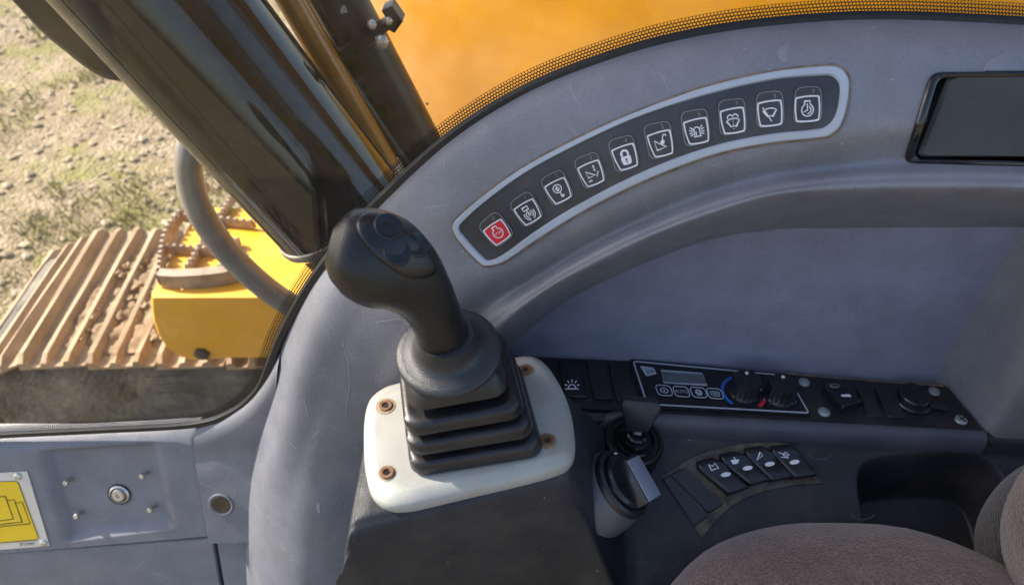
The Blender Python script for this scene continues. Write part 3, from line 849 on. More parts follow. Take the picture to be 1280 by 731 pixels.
# ---------------- arch panel
RB = lambda x: .197 - .0858*(x-.037)          # line of the recess back wall
recN = Vector((-.0858, -1, 0)).normalized()
recP = Vector((.037, .197, 0))
rows_px = {
 'R0': ([(310, 765), (307, 650), (318, 565), (337, 492), (354, 428), (384, 364), (426, 306), (482, 246), (562, 173), (652, 116), (752, 75), (852, 47), (962, 30), (1102, 22), (1295, 30)], [.085, .145, .182, .193] + [.197]*11),
 'R1': ([(330, 765), (328, 650), (341, 570), (362, 500), (380, 440), (406, 379), (443, 320), (496, 260), (576, 188), (664, 132), (760, 91), (857, 63), (965, 46), (1103, 38), (1295, 45)], [.066, .117, .142, .158] + [.164, .171]+ [.179]*9),
 'R2': ([(365, 765), (365, 650), (380, 580), (404, 512), (428, 450), (456, 389), (492, 330), (548, 274), (622, 214), (702, 163), (788, 122), (875, 93), (970, 74), (1108, 62), (1295, 70)], [.054, .102, .129, .147] + [.153, .157]+[.160]*9),
 'R2b': ([(395, 765), (400, 650), (415, 590), (440, 525), (470, 462), (502, 400), (536, 356), (596, 312), (660, 262), (735, 212), (815, 170), (898, 140), (985, 122), (1120, 110), (1295, 118)], [.052, .099, .125, .141] + [.144]*2 + [.142]*9),
 'R3': ([(440, 765), (445, 660), (455, 600), (480, 535), (512, 470), (546, 410), (586, 366), (645, 333), (706, 296), (778, 257), (852, 222), (930, 196), (1012, 178), (1130, 160), (1295, 168)], [.054, .099, .124, .137] + [.134]*2 + [.130]*9),
 'R4': ([(480, 765), (490, 660), (500, 600), (525, 545), (545, 480), (568, 425), (612, 380), (668, 346), (728, 310), (792, 278), (868, 246), (945, 223), (1028, 210), (1140, 200), (1295, 202)], [.056, .101, .126, .139] + [.137]*2 + [.136]*9),
 'R5': ([(510, 765), (520, 660), (535, 600), (555, 550), (570, 490), (590, 432), (630, 390), (682, 354), (736, 322), (800, 291), (876, 261), (958, 238), (1045, 225), (1155, 220), (1295, 222)], [.060, .104, .129, .141] + [.132]*2 + [.122]*9),
 'R6': ([(530, 765), (545, 660), (560, 600), (575, 555), (592, 500), (610, 438), (648, 396), (692, 362), (742, 336), (806, 304), (884, 274), (967, 250), (1055, 244), (1170, 243), (1295, 244)], [.08, .12, .145, .152] + [.136]*2 + [.121]*9),
}
for k in rows_px:
    a_, b_ = rows_px[k]; a_.append((1430, a_[-1][1]+10)); b_.append(b_[-1])
order = ['R0', 'R1', 'R2', 'R2b', 'R3', 'R4', 'R5', 'R6']
yaw = [0, .1, .3, .45, .6, .75, .9, 1]
ctrl = []
for k, wy in zip(order, yaw):
    px, ys = rows_px[k]; row = []
    for (x, y), yy in zip(px, ys):
        # shallow yaw of the panel: nearer towards the rear
        s = -.0858*wy
        n = Vector((-s, 1, 0)) if x > 560 else Vector((0, 1, 0))
        p0 = Vector((.1, yy, 0))
        row.append(tuple(onplane(x, y, p0, n) if x > 560 else aty(x, y, yy)))
    ctrl.append(row)
r7px = [(560, 765), (575, 660), (590, 600), (605, 560), (615, 510), (628, 455), (666, 408), (709, 376), (751, 353), (810, 327), (890, 299), (970, 287), (1055, 285), (1170, 284), (1295, 284), (1430, 288)]
ctrl.append([tuple(onplane(x, y, recP, recN)) for x, y in r7px])
NS = 160
dense = [cr(r, NS) for r in ctrl]
cols = []
for j in range(NS):
    cols.append(cr([dense[i][j] for i in range(len(dense))], 72))
rowsA = [[Vector(cols[j][i]) for j in range(NS)] for i in range(72)]
back = [p+Vector((0, .001, -.004)) for p in rowsA[0]]
bm = BM(); grid(bm, [back]+rowsA)
bmesh.ops.recalc_face_normals(bm, faces=bm.faces)
arch_surf = mesh_surf(bm)
ar = thing('arch_panel', 'large grey moulded arch trim panel along the window edge', 'trim panel', (.2, .18, -.1))
def to_px(p):
    d = p-CAM; z = d.dot(FW); return 640+FPX*d.x/z, 365.5-FPX*d.dot(UP)/z
def in_poly(x, y, P):
    c = False
    for i in range(len(P)):
        (x1, y1), (x2, y2) = P[i-1], P[i]
        if (y1 > y) != (y2 > y) and x < (x2-x1)*(y-y1)/(y2-y1)+x1: c = not c
    return c
def shr(P, f, c=(1240, 148)): return [(x+(c[0]-x)*f, y+(c[1]-y)*f) for x, y in P]
HP0 = rpoly([(1163, 91), (1350, 90), (1350, 210), (1128, 204)], 14, 6)
HOLE = shr(HP0, .10)
ed_ = list({e for f in bm.faces if in_poly(*to_px(f.calc_center_median()), shr(HP0, -.08)) for e in f.edges})
bmesh.ops.subdivide_edges(bm, edges=ed_, cuts=5, use_grid_fill=True)
bmesh.ops.delete(bm, geom=[f for f in bm.faces if in_poly(*to_px(f.calc_center_median()), HOLE)], context='FACES')
obj('arch_moulding', bm, M_['trim'], ar, sharp=60)
# recess wall
bm = BM()
bpx = [(500, 765), (520, 660), (540, 600), (560, 560), (590, 500), (628, 447), (668, 447), (712, 448), (755, 450), (815, 453), (892, 461), (972, 468), (1055, 474), (1150, 480), (1200, 484), (1300, 492)]
topr = [Vector(p) for p in cr(ctrl[-1], NS)]
r8 = [onplane(x, y+6, recP, recN) for x, y in bpx]
r8d = [Vector(p) for p in cr([tuple(p) for p in r8], NS)]
j0 = int(NS*5/15)
XW = .512
rr = []
for t in (0, .02, .3, .6, .97, 1.0):
    row = []
    for j in range(j0, NS):
        p = topr[j].lerp(r8d[j], t)
        row.append(p+Vector((0, .0015 if 0 < t < 1 else 0, 0)))
    rr.append(row)
grid(bm, rr); obj('recess_wall', bm, M_['recess'], ar, recalc=True, sharp=60)
# end wall of the recess
bm = BM()
zs = -.097
ew = [Vector((XW, .175, zs-.02)), Vector((XW, .062, zs-.02)), Vector((XW+.012, .056, zs-.02)), Vector((XW+.16, .056, zs-.02))]
ew = [Vector((.495, .160, zs-.02)), Vector((.508, .153, zs-.02)), Vector((.511, .142, zs-.02)), Vector((.521, .100, zs-.02)), Vector((.524, .092, zs-.02)), Vector((.532, .086, zs-.02)), Vector((.70, .076, zs-.02))]
grid(bm, [[p+Vector((0, 0, h)) for p in ew] for h in (-.35, -.2, 0, .1, .2, .3)])
obj('recess_end_wall', bm, M_['trim'], ar, recalc=True, sharp=60)
# grime in the corner where the wall meets the strip
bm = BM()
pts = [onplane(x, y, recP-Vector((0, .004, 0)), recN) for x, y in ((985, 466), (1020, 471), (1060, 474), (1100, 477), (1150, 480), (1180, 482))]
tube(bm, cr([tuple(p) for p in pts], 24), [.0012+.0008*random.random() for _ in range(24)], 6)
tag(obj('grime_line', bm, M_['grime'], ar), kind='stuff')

# ---------------- keypad on the arch
kc = arch_surf(820, 190)[0]
kpd = thing('switch_keypad', 'curved membrane keypad with ten icon keys set in the arch panel', 'keypad', kc)
KO = [(566.6, 283.6), (575, 270), (608, 242), (658, 207), (728, 170), (798, 139), (881, 110), (964, 91), (1028, 84), (1046, 85), (1056.5, 93), (1060.5, 108), (1057, 136), (1050, 156), (1040, 166), (1026, 171), (964, 178), (902, 190), (840, 211), (778, 238), (716, 271), (670, 300), (633, 325), (612, 331.5), (600, 328), (575, 301)]
KI = [(575, 285), (581, 275), (612, 248), (662, 213), (732, 176), (802.6, 145), (881, 120), (964, 101), (1024, 95.5), (1038, 96), (1046, 102), (1049, 113), (1046, 136), (1040, 150), (1031, 158), (1018, 161.5), (964, 167), (902, 179), (840, 199), (778, 226), (716, 259), (670, 288), (633, 315), (615, 324), (605, 321), (582, 296)]
n_ = 170
KOd = cr(KO, n_, True); KId = cr(KI, n_, True)
def sm(x, y):      # averaged normal of the moulding
    p, n = arch_surf(x, y); nn = Vector()
    for dx, dy in ((-9, 0), (9, 0), (0, -9), (0, 9)): nn += arch_surf(x+dx, y+dy)[1]
    return p, nn.normalized()
bm = BM()
rows = [[], [], [], [], []]
for (o, i_) in zip(KOd, KId):
    a, na = sm(*o); b, nb = sm(*i_)
    rows[0].append(a-na*.003); rows[1].append(a+na*.0016); rows[2].append(a.lerp(b, .18)+na*.0028); rows[3].append(a.lerp(b, .85)+nb*.0028); rows[4].append(b+nb*.0008)
grid(bm, rows, close_u=True); obj('bezel', bm, M_['bezel'], kpd, recalc=True, sharp=40)
bm = BM()   # grime gap round the bezel
g0 = [sm(o[0]+(o[0]-i_[0])*.3, o[1]+(o[1]-i_[1])*.3) for o, i_ in zip(KOd, KId)]
g1 = [sm(*o) for o in KOd]
grid(bm, [[p+n*.0006 for p, n in g0], [p+n*.0009 for p, n in g1]], close_u=True)
tag(obj('grime_line', bm, M_['grime'], kpd, recalc=True), kind='stuff')
# membrane: ruled between the upper and lower inner edge
bm = BM()
# concentric rings towards the spine keep the sheet on the moulding
spine = []
KId2 = KId
cxs = [(p[0]) for p in KId]
def spine_pt(k):
    x, y = KId[k]
    m_ = n_
    best = None
    return (x, y)
upl = KI[1:9]; lol = [KI[24], KI[22], KI[21], KI[20], KI[19], KI[18], KI[17], KI[15]]
sp = [((a[0]+b[0])/2, (a[1]+b[1])/2) for a, b in zip(upl, lol)]
spd = cr(sp, 200)
rows = []
near = []
for x, y in KId:
    near.append(min(spd, key=lambda s: (s[0]-x)**2+(s[1]-y)**2))
for t in (0, .2, .4, .6, .8, 1):
    rows.append([])
    for (x, y), (sx, sy) in zip(KId, near):
        p, n = sm(x+(sx-x)*t, y+(sy-y)*t); rows[-1].append(p+n*.0011)
grid(bm, rows, close_u=True); bmesh.ops.remove_doubles(bm, verts=bm.verts, dist=1e-6)
memb_bm = bm.copy()
obj('membrane', bm, M_['membrane'], kpd, recalc=True, sharp=60)
bmesh.ops.recalc_face_normals(memb_bm, faces=memb_bm.faces)
def kp_surf(x, y):
    p, n = sm(x, y); return p+n*.0011, n
KL = ['red engine stop key numbered 0', 'key with vibrating piston icon numbered 1', 'key with gauge and hook icon numbered 2', 'key with blade and arrows icon numbered 3', 'key with closed padlock icon numbered 4',
      'key with blade and open padlock icon numbered 5', 'key with flashing beacon icon numbered 6', 'key with screen washer icon numbered 7', 'key with windscreen wiper icon numbered 8', 'key with engine clock icon numbered 9']
KC = [(622, 289), (660, 264), (698, 237.5), (739, 216), (781, 195.5), (825, 179), (870, 163.5), (915.5, 150.5), (962, 141.5), (1009, 136)]
o_off = {0: ((-25, -7), (-1, -27), (22, 3), (-1, 21)), 5: ((-21, -22), (12, -28.5), (18, 12), (-12, 21)), 9: ((-15, -26), (16.5, -28), (18, 15), (-18, 18))}
i_off = {0: ((-17.5, -1), (4.5, -16), (17, 4), (-1, 17)), 5: ((-16, -9), (12, -17), (16, 12), (-6, 17)), 9: ((-15, -13), (14, -16), (14, 14), (-14, 16))}
def interp(T, k):
    a, b = (0, 5) if k <= 5 else (5, 9)
    t = (k-a)/(b-a)
    return [tuple(T[a][c][i]*(1-t)+T[b][c][i]*t for i in (0, 1)) for c in range(4)]
def arc(cx, cy, r, a0, a1, n=10, ry=None): return circ(cx, cy, r, ry, n, a0, a1)
def ring(cx, cy, r, n=18):
    c = circ(cx, cy, r, None, n); return c+[c[0]]
fan = arc(.5, -.15, .85, 60, 120, 8)
def fan_shape(dy=0):
    o = arc(.5, .02+dy, .62, 56, 124, 9); i = arc(.5, .02+dy, .24, 124, 56, 5)
    return o+i+[o[0]]
engine = [(.38, .92), (.62, .92), (.62, .74)] + arc(.5, .46, .30, 62, -242, 16) + [(.38, .74), (.38, .92)]
icons = {
 0: dict(s=[engine], t=[('STOP', .5, .45, .17)]),
 1: dict(s=[[(.30, .88), (.62, .88), (.62, .68), (.30, .68), (.30, .88)], [(.46, .68), (.5, .46)], ring(.52, .38, .08), arc(.52, .36, .22, 120, 240, 6), arc(.52, .36, .34, 150, 250, 7), arc(.52, .36, .22, -60, 60, 6), arc(.52, .36, .34, -70, 30, 7)], f=[[(.36, .02), (.48, .10), (.36, .14)], [(.88, .5), (.78, .48), (.86, .40)]]),
 2: dict(s=[ring(.48, .66, .24), [(.38, .62), (.48, .78), (.58, .62), (.52, .62), (.52, .54), (.44, .54), (.44, .62), (.38, .62)], [(.54, .40), (.56, .26)], arc(.6, .2, .09, 120, 380, 10)], f=[circ(.62, .18, .07, None, 8)]),
 3: dict(s=[[(.20, .72), (.22, .34), (.66, .36), (.20, .72)], [(.72, .62), (.72, .90)], [(.14, .18), (.20, .10)], [(.24, .20), (.26, .08)], [(.32, .20), (.36, .10)], [(.78, .44), (.84, .34)], [(.84, .52), (.92, .44)], [(.74, .34), (.78, .24)]], f=[[(.64, .82), (.72, .95), (.80, .82)], [(.64, .68), (.72, .55), (.80, .68)]]),
 4: dict(f=[rpoly([(.22, .10), (.78, .10), (.80, .56), (.20, .56)], .14)], s=[[(.32, .56), (.32, .70)] + arc(.5, .70, .18, 180, 0, 9) + [(.68, .56)]], w=.12, k=[circ(.5, .38, .06, None, 8), [(.47, .2), (.53, .2), (.53, .36), (.47, .36)]]),
 5: dict(s=[[(.18, .72), (.18, .22), (.76, .30), (.18, .72)], [(.62, .66), (.66, .84)] + arc(.76, .84, .09, 170, 0, 6)], f=[rpoly([(.48, .46), (.70, .48), (.72, .66), (.50, .66)], .05)]),
 6: dict(s=[[(.26, .24), (.74, .24)], [(.34, .24), (.34, .56)] + arc(.5, .56, .16, 180, 0, 8) + [(.66, .24)], [(.44, .28), (.44, .52)]] + [[(.5+.24*c*1.0, .46+.24*s), (.5+.42*c, .46+.40*s)] for c, s in ((-1, .0), (-.95, .4), (-.95, -.35), (1, 0), (.95, .4), (.95, -.35), (-.8, .75), (.8, .75))]),
 7: dict(s=[fan_shape(-.02), arc(.36, .68, .14, 200, 20, 7), arc(.64, .68, .14, 160, -20, 7)], f=[circ(.5, y, .03, None, 6) for y in (.10, .22, .34, .46, .58)]),
 8: dict(s=[fan_shape(.12), [(.14, .84), (.52, .16)]], f=[circ(.53, .14, .045, None, 8)]),
 9: dict(s=[[(.36, .88), (.64, .88), (.64, .72)] + arc(.5, .44, .30, 60, -240, 16) + [(.36, .72), (.36, .88)], [(.5, .76), (.5, .44), (.32, .36)], arc(.5, .44, .18, -90, 60, 6)]),
}
for k, (cx, cy) in enumerate(KC):
    oq = [(cx+a, cy+b) for a, b in interp(o_off, k)]; iq = [(cx+a, cy+b) for a, b in interp(i_off, k)]
    c3, n3 = kp_surf(cx, cy)
    # a local plane for the key, so that the key is a flat pad
    ks = plane_surf(c3, n3)
    bm = BM(); slab(bm, rpoly(oq, 9, 4), ks, -.0012, .0010, .0005)
    key = obj('key', bm, M_['membrane'], kpd, recalc=True)
    key['label'] = KL[k]
    ob_ = rpoly(oq, 9, 4)
    bm = BM(); strokes(bm, [ob_+[ob_[0]]], .9, ks, .00125); 
    px = bil(iq); ps = lambda x, y, ks=ks: ks(x, y)
    oqb = bil(oq)
    text(bm, str(k), .70, .86, .19, ks, .00125, px=oqb)
    obj('key_number', bm, M_['printdim'], key, smooth=False)
    # bowed frame
    fr_uv = arc(.5, -2.0, 3.04, 99.2, 80.8, 6) + arc(-2.0, .5, 3.04, 9.2, -9.2, 6) + arc(.5, 3.0, 3.04, -80.8, -99.2, 6) + arc(3.0, .5, 3.04, 189.2, 170.8, 6)
    fr_uv = [( .5+(u-.5)*.98, .5+(v-.5)*.98) for u, v in fr_uv]
    ic = icons[k]
    if k == 0:
        bm = BM(); fillpoly(bm, fr_uv, ks, .0012, px=px); obj('red_field', bm, M_['red'], key, smooth=False)
    bm = BM(); strokes(bm, [fr_uv+[fr_uv[0]]], .065, ks, .00135, px=px)
    w = ic.get('w', .062)
    sc = lambda L: [(.5+(u-.5)*.86, .5+(v-.5)*.86) for u, v in L]
    strokes(bm, [sc(l) for l in ic.get('s', [])], w*.8, ks, .00135, px=px)
    for p in ic.get('f', []): fillpoly(bm, sc(p), ks, .00135, px=px)
    for (s_, x, y, z) in ic.get('t', []): text(bm, s_, .5+(x-.5)*.72, .5+(y-.5)*.72, z, ks, .00135, px=px)
    obj('icon', bm, M_['print'], key, smooth=False)
    if 'k' in ic:
        bm = BM()
        for p in ic['k']: fillpoly(bm, sc(p), ks, .0015, px=px)
        obj('keyhole', bm, M_['membrane'], key, smooth=False)

bm = BM()
strokes(bm, [[(428, 425), (436, 455), (437, 480), (432, 520)], [(362, 553), (371, 561)], [(392, 545), (399, 538)], [(470, 402), (500, 398)], [(380, 500), (386, 520)]], .8, sm, .0004)
for (x, y, rx, ry) in ((398, 634, 2.6, 9), (388, 580, 1.2, 1.2), (418, 556, 1, 1), (446, 560, 1.2, .8), (445, 600, .8, .8), (432, 632, .9, .9), (605, 247, 3, 1.4), (585, 259, 1.6, 1.2), (578, 314, 2, 1.4), (663, 204, 2, 1.1), (962, 88, 3, 1.4), (1064, 108, 1.5, 3), (930, 62, 1.3, 1), (870, 76, 1.4, .9), (1190, 64, 1.2, 1.1), (660, 348, 1, 1), (742, 330, 1.3, .8)):
    fillpoly(bm, [(x+rx*random.uniform(.6, 1.1)*math.cos(k*.785), y+ry*random.uniform(.6, 1.1)*math.sin(k*.785)) for k in range(8)], sm, .0004)
tag(obj('scuff_marks', bm, M_['scuff'], ar, smooth=False), kind='stuff')

# ---------------- dark pocket lid at the right of the arch
pk = thing('pocket_lid', 'black rounded lid in a glossy frame right of the keypad', 'lid', arch_surf(1215, 150)[0])
po = rpoly([(1163, 91), (1350, 90), (1350, 210), (1128, 204)], 14, 6)
pi_ = rpoly([(1186, 94), (1345, 93), (1345, 197), (1146, 196)], 10, 6)
c_ = (1240, 148)
def dense_poly(P, k=7): return [(P[i-1][0]+(P[i][0]-P[i-1][0])*j/k, P[i-1][1]+(P[i][1]-P[i-1][1])*j/k) for i in range(len(P)) for j in range(k)]
po = dense_poly(po)
def dr(P, f, h, sf=arch_surf):
    out = []
    for x, y in P:
        p, n = sm(x+(c_[0]-x)*f, y+(c_[1]-y)*f); out.append(p+n*h)
    return out
bm = BM()
V = grid(bm, [dr(po, 0, -.001), dr(po, 0, .0015), dr(po, .02, .0028), dr(po, .07, .0030), dr(po, .11, .0018), dr(po, .125, -.004), dr(po, .13, -.014), dr(po, .5, -.014)], close_u=True); cap(bm, V[-1])
obj('frame', bm, M_['blackgloss'], pk, recalc=True)
bm = BM()
hp = [sm(x, y)[0] for x, y in pi_]; hc = sum(hp, Vector())/len(hp); hn = Vector()
for i in range(len(hp)): hn += (hp[i-1]-hc).cross(hp[i]-hc)
hn.normalize()
if hn.dot(CAM-hc) < 0: hn = -hn
slab(bm, pi_, plane_surf(hc, hn), -.014, .0022, .0028)
obj('lid', bm, M_['lid'], pk, recalc=True)
bm = BM(); slab(bm, [(1229, 90), (1232, 80), (1240, 72), (1252, 68), (1264, 69), (1276, 75), (1282, 90)], sm, -.001, .0012, .001); obj('finger_tab', bm, M_['trim'], pk, recalc=True)

# ---------------- console
def sst(a, b, x):
    t = min(1, max(0, (x-a)/(b-a))); return t*t*(3-2*t)
def rear_prof(x):
    f = .121-.0665*(x-.1)
    return [(f+.10, -.112), (f+.004, -.106), (f-.001, -.100), (f-.005, -.1005), (f-.010, -.104), (f-.0135, -.112), (f-.017, -.119), (f-.026, -.124), (f-.055, -.137), (f-.085, -.151), (f-.115, -.166), (f-.150, -.19), (f-.172, -.235), (f-.18, -.5)]
def boss_prof(x):
    c = .0215+.295*x
    return [(c+.085, -.10), (c+.07, -.03), (c+.064, -.016), (c+.058, -.012), (c+.045, -.010), (c+.03, -.010), (c+.01, -.010), (c-.01, -.010), (c-.03, -.010), (c-.048, -.010), (c-.058, -.013), (c-.067, -.03), (c-.075, -.10), (c-.10, -.5)]
xs_ = [-.20, -.18, -.16, -.14, -.125, -.115, -.108, -.102, -.097, -.092, -.088, -.086, -.078, -.07, -.05, -.02, .01, .04, .06, .07, .078, .085, .09, .095, .1, .105, .11, .115, .12, .125, .13, .135, .14, .145, .15, .16, .17, .18, .2, .22, .25, .28, .31, .34, .36, .375, .385, .395, .405, .42, .44, .46, .48, .50, .515, .525, .535, .545, .56, .60]
rows = []
for x in xs_:
    a = boss_prof(x); b = rear_prof(x)
    row = []
    for ki, ((ya, za), (yb, zb)) in enumerate(zip(a, b)):
        kk = sst(1.5, 7, ki)
        t = sst(.048+.030*kk, .078+.080*kk, x)
        y = ya+(yb-ya)*t; z = za+(zb-za)*t
        if x < -.08:
            d = min(1, (-.08-x)/.014)
            drop = (1-math.sqrt(max(0, 1-d*d)))*.016 + max(0, -.094-x)*5.0
            z = min(z, z*.0 + max(z, -.012) - drop) if drop > .001 else z
        row.append((x, y, z))
    rows.append(row)
den = []
nrow = 150
cols_ = list(zip(*[cr(r, 150) for r in rows]))
cols_ = [cr(list(c), 330) for c in cols_]
bm = BM(); grid(bm, [[Vector(p) for p in c] for c in cols_]); bmesh.ops.recalc_face_normals(bm, faces=bm.faces)
# cup tray pocket: sink the surface
ccx, ccy = .415, -.005
con = thing('control_console', 'dark charcoal control console moulding carrying joystick and switches', 'console', (.2, .02, -.14))
def trayw(x, y):
    u = (x-.464)/.076; v = (y-.030)/.050
    r_ = (abs(u)**4+abs(v)**4)**.25
    return 1-sst(.86, 1.0, r_)
con_pre = bm.copy()
con_surf = mesh_surf(con_pre, fallback=lambda x, y: (atz(x, y, -.16), Vector((0, 0, 1))))
for v in bm.verts:
    w = trayw(v.co.x, v.co.y)
    if w > 0 and v.co.z > -.25 and v.co.y < rear_prof(v.co.x)[5][0]+.0: v.co.z -= .07*w
obj('console_body', bm, M_['console'], con, sharp=70)
# rolled ledge, lightened to imitate a sky reflection, in front of the instrument strip
bm = BM(); rr = [[], [], [], [], [], []]
for i in range(60):
    x = .118+(.520-.118)*i/59
    f = .121-.0665*(x-.1)
    s = sst(.118, .15, x)*1.0
    prof = [(f+.003, -.0975), (f-.001, -.0958), (f-.006, -.0956), (f-.0115, -.0990), (f-.0148, -.107), (f-.0155, -.117)]
    for k, (y, z) in enumerate(prof): rr[k].append(Vector((x, y, z-.012*(1-s))))
dd = [[Vector(p) for p in c] for c in zip(*[cr([tuple(rr[k][i]) for k in range(6)], 20) for i in range(60)])]
grid(bm, dd); obj('rolled_ledge', bm, M_['ledge'], con, recalc=True, sharp=70)
# faint round moulding marks
for (x, y, rx, ry) in ((1025, 566, 14, 8), (1078, 641, 14, 8)):
    bm = BM(); c_ = circ(x, y, rx, ry, 28, 10, 190); strokes(bm, [c_], 1.2, con_surf, .0005); obj('mould_mark', bm, M_['ledge'], con)

# ---------------- instrument strip
ZS = -.0945
ssf = plane_surf((0, 0, ZS), (0, 0, 1))
isx = thing('instrument_strip', 'long black instrument strip at the foot of the recess', 'switch panel', atz(930, 500, ZS))
bm = BM(); slab(bm, rpoly([(628, 444.5), (815, 452), (1000, 469), (1186, 484), (1229, 537), (1000, 525), (716, 510), (655, 509)], 3, 3), ssf, -.02, 0, .0012); obj('strip_panel', bm, M_['black'], isx, recalc=True)
for (x, y) in ((1005, 478), (1030, 515), (1167.5, 489.5), (1201, 525)):
    bm = BM(); p = atz(x, y, ZS)
    lathe(bm, [(.0062, 0), (.0060, .0012), (.0045, .0022), (0, .0026)], frame(p, (0, 0, 1)), 18); sc_ = obj('screw', bm, M_['screw'], isx)
    if x == 1201:
        bm = BM(); box(bm, (0, 0, .0025), (.008, .0012, .0008), frame(p, (0, 0, 1), (1, .5, 0))); box(bm, (0, 0, .00255), (.0012, .008, .0008), frame(p, (0, 0, 1), (1, .5, 0))); obj('cross_slot', bm, M_['black'], sc_)
def flat(poly, h0, h1, ins, name, m, parent, r=3):
    bm = BM(); slab(bm, rpoly(poly, r, 3), ssf, h0, h1, ins); return obj(name, bm, m, parent, recalc=True)
wl_ = flat([(697, 450), (724, 452), (733, 499), (706, 498)], 0, .0045, .0015, 'light_switch', M_['rocker'], isx)
bm = BM(); s2 = plane_surf((0, 0, ZS+.0046), (0, 0, 1))
cx, cy = 715, 483
strokes(bm, [arc(cx, cy+2, 4.5, 180, 360, 8), [(cx-8.5, cy+3), (cx+8.5, cy+3)]] + [[(cx+6.5*math.cos(R(a)), cy-6.5*math.sin(R(a))+1), (cx+10*math.cos(R(a)), cy-10*math.sin(R(a))+1)] for a in (20, 55, 90, 125, 160)], 1.4, s2, .0003)
obj('worklight_icon', bm, M_['print'], wl_, smooth=False)
flat([(732, 452), (755, 454), (766, 501), (743, 500)], 0, .0035, .0006, 'blank_cover', M_['black'], isx)
flat([(760, 455), (783, 457), (796, 504), (770, 502)], 0, .0030, .0006, 'blank_cover', M_['black'], isx)
flat([(1070, 487), (1090, 489), (1101, 523), (1084, 522)], 0, .0032, .0006, 'blank_cover', M_['black'], isx)
flat([(1092, 485), (1112, 487), (1133, 525), (1109, 523)], 0, .0038, .0006, 'blank_cover', M_['black'], isx)
# rocker in the strip
def rocker(poly, surf, name, parent, m, hmax=.008):
    """a rocker cap: curved along its length, with proper side walls"""
    bm = BM(); q = bil(poly)
    rows = []
    prof = [(1.0, .0), (.97, .55), (.8, .75), (.6, .72), (.45, .78), (.25, .92), (.08, 1.0), (.0, .86), (-.02, 0)]
    for v, h in prof:
        row = []
        for u, k in ((0, 0), (.0, .72), (.06, .97), (.3, 1), (.7, 1), (.94, .97), (1, .72), (1, 0)):
            # rounded back end
            uu = u
            if v > .8: uu = .5+(u-.5)*(1-.5*((v-.8)/.2)**2)
            p, n = surf(*q(uu, min(1, max(0, v)))); row.append(p+n*hmax*h*k)
        rows.append(row)
    den = [[Vector(p) for p in cr([tuple(p) for p in r], 22)] for r in rows]
    colz = list(zip(*den)); colz = [[Vector(p) for p in cr([tuple(p) for p in c], 28)] for c in colz]
    grid(bm, colz); return obj(name, bm, m, parent, recalc=True, sharp=60)
rk = rocker(((1023, 481), (1056, 484), (1074, 509), (1050, 517)), ssf, 'rocker', isx, M_['rocker'], .011)
rs = mesh_surf((lambda b: b)(bmesh.new()) , fallback=ssf)
s3 = plane_surf((0, 0, ZS+.009), (0, 0, 1))
bm = BM(); fillpoly(bm, rpoly([(1050, 494), (1062, 493.5), (1064, 497), (1052, 497)], 1.5), s3, .0015); obj('mark', bm, M_['print'], rk, smooth=False)
bm = BM(); strokes(bm, [arc(1043, 483, 6, 0, 330, 10, 2.5), [(1038, 483), (1049, 484)]], .8, s3, .0012); obj('icon', bm, M_['screw'], rk, smooth=False)
# socket cap
sck = thing('socket_cap', 'black hinged cap over the power socket on the instrument strip', 'cap', atz(1140, 502, ZS))
p = atz(1140, 500, ZS)
bm = BM(); lathe(bm, [(.0205, 0), (.0205, .003), (.019, .0045), (.0165, .0048), (.0160, .0095), (.0145, .011), (0, .0115)], frame(p, (0, 0, 1)), 32); obj('cap_disc', bm, M_['rocker'], sck)
bm = BM(); box(bm, (.024, -.004, .005), (.018, .010, .004), frame(p, (0, 0, 1), (1, -.35, 0)), bev=.0015); obj('pull_tab', bm, M_['rocker'], sck)

# ---------------- climate control
ccx = thing('climate_control', 'black climate control unit with two ribbed knobs and small display', 'climate control', atz(900, 484, ZS))
ZC = ZS+.0035; csf = plane_surf((0, 0, ZC), (0, 0, 1))
fq = [(787, 448), (988, 467), (1015, 519), (806, 509)]
bm = BM(); slab(bm, rpoly(fq, 4, 3), csf, -.0035, 0, .0008); obj('faceplate', bm, M_['blackgloss'], ccx, recalc=True)
b4 = rpoly([(791.5, 451.5), (984, 469.5), (1011, 516), (809, 505)], 3.5, 3)
bm = BM(); strokes(bm, [b4+[b4[0]]], 1.9, csf, .0003); obj('border_line', bm, M_['printdim'] if False else M_['bezel'], ccx, smooth=False)
dq = [(826, 463.5), (877.5, 467), (884, 481.5), (830, 478.5)]
bm = BM(); fillpoly(bm, dq, csf, .0003); dsp = obj('display', bm, M_['lcd'], ccx, smooth=False)
bm = BM(); strokes(bm, [dq+[dq[0]]], 1.4, csf, .0006); obj('display_frame', bm, M_['bezel'], dsp, smooth=False)
bm = BM(); lq = [(799.5, 457), (817, 459.5), (821, 467.5), (808, 470.5)]
fillpoly(bm, rpoly(lq, 2), csf, .0003); lg = obj('logo', bm, M_['bezel'], ccx, smooth=False)
bm = BM(); text(bm, 'JCB', .54, .42, .52, csf, .0006, px=bil(lq), sx=.72, slant=.1); obj('logo_letters', bm, M_['blackgloss'], lg, smooth=False)
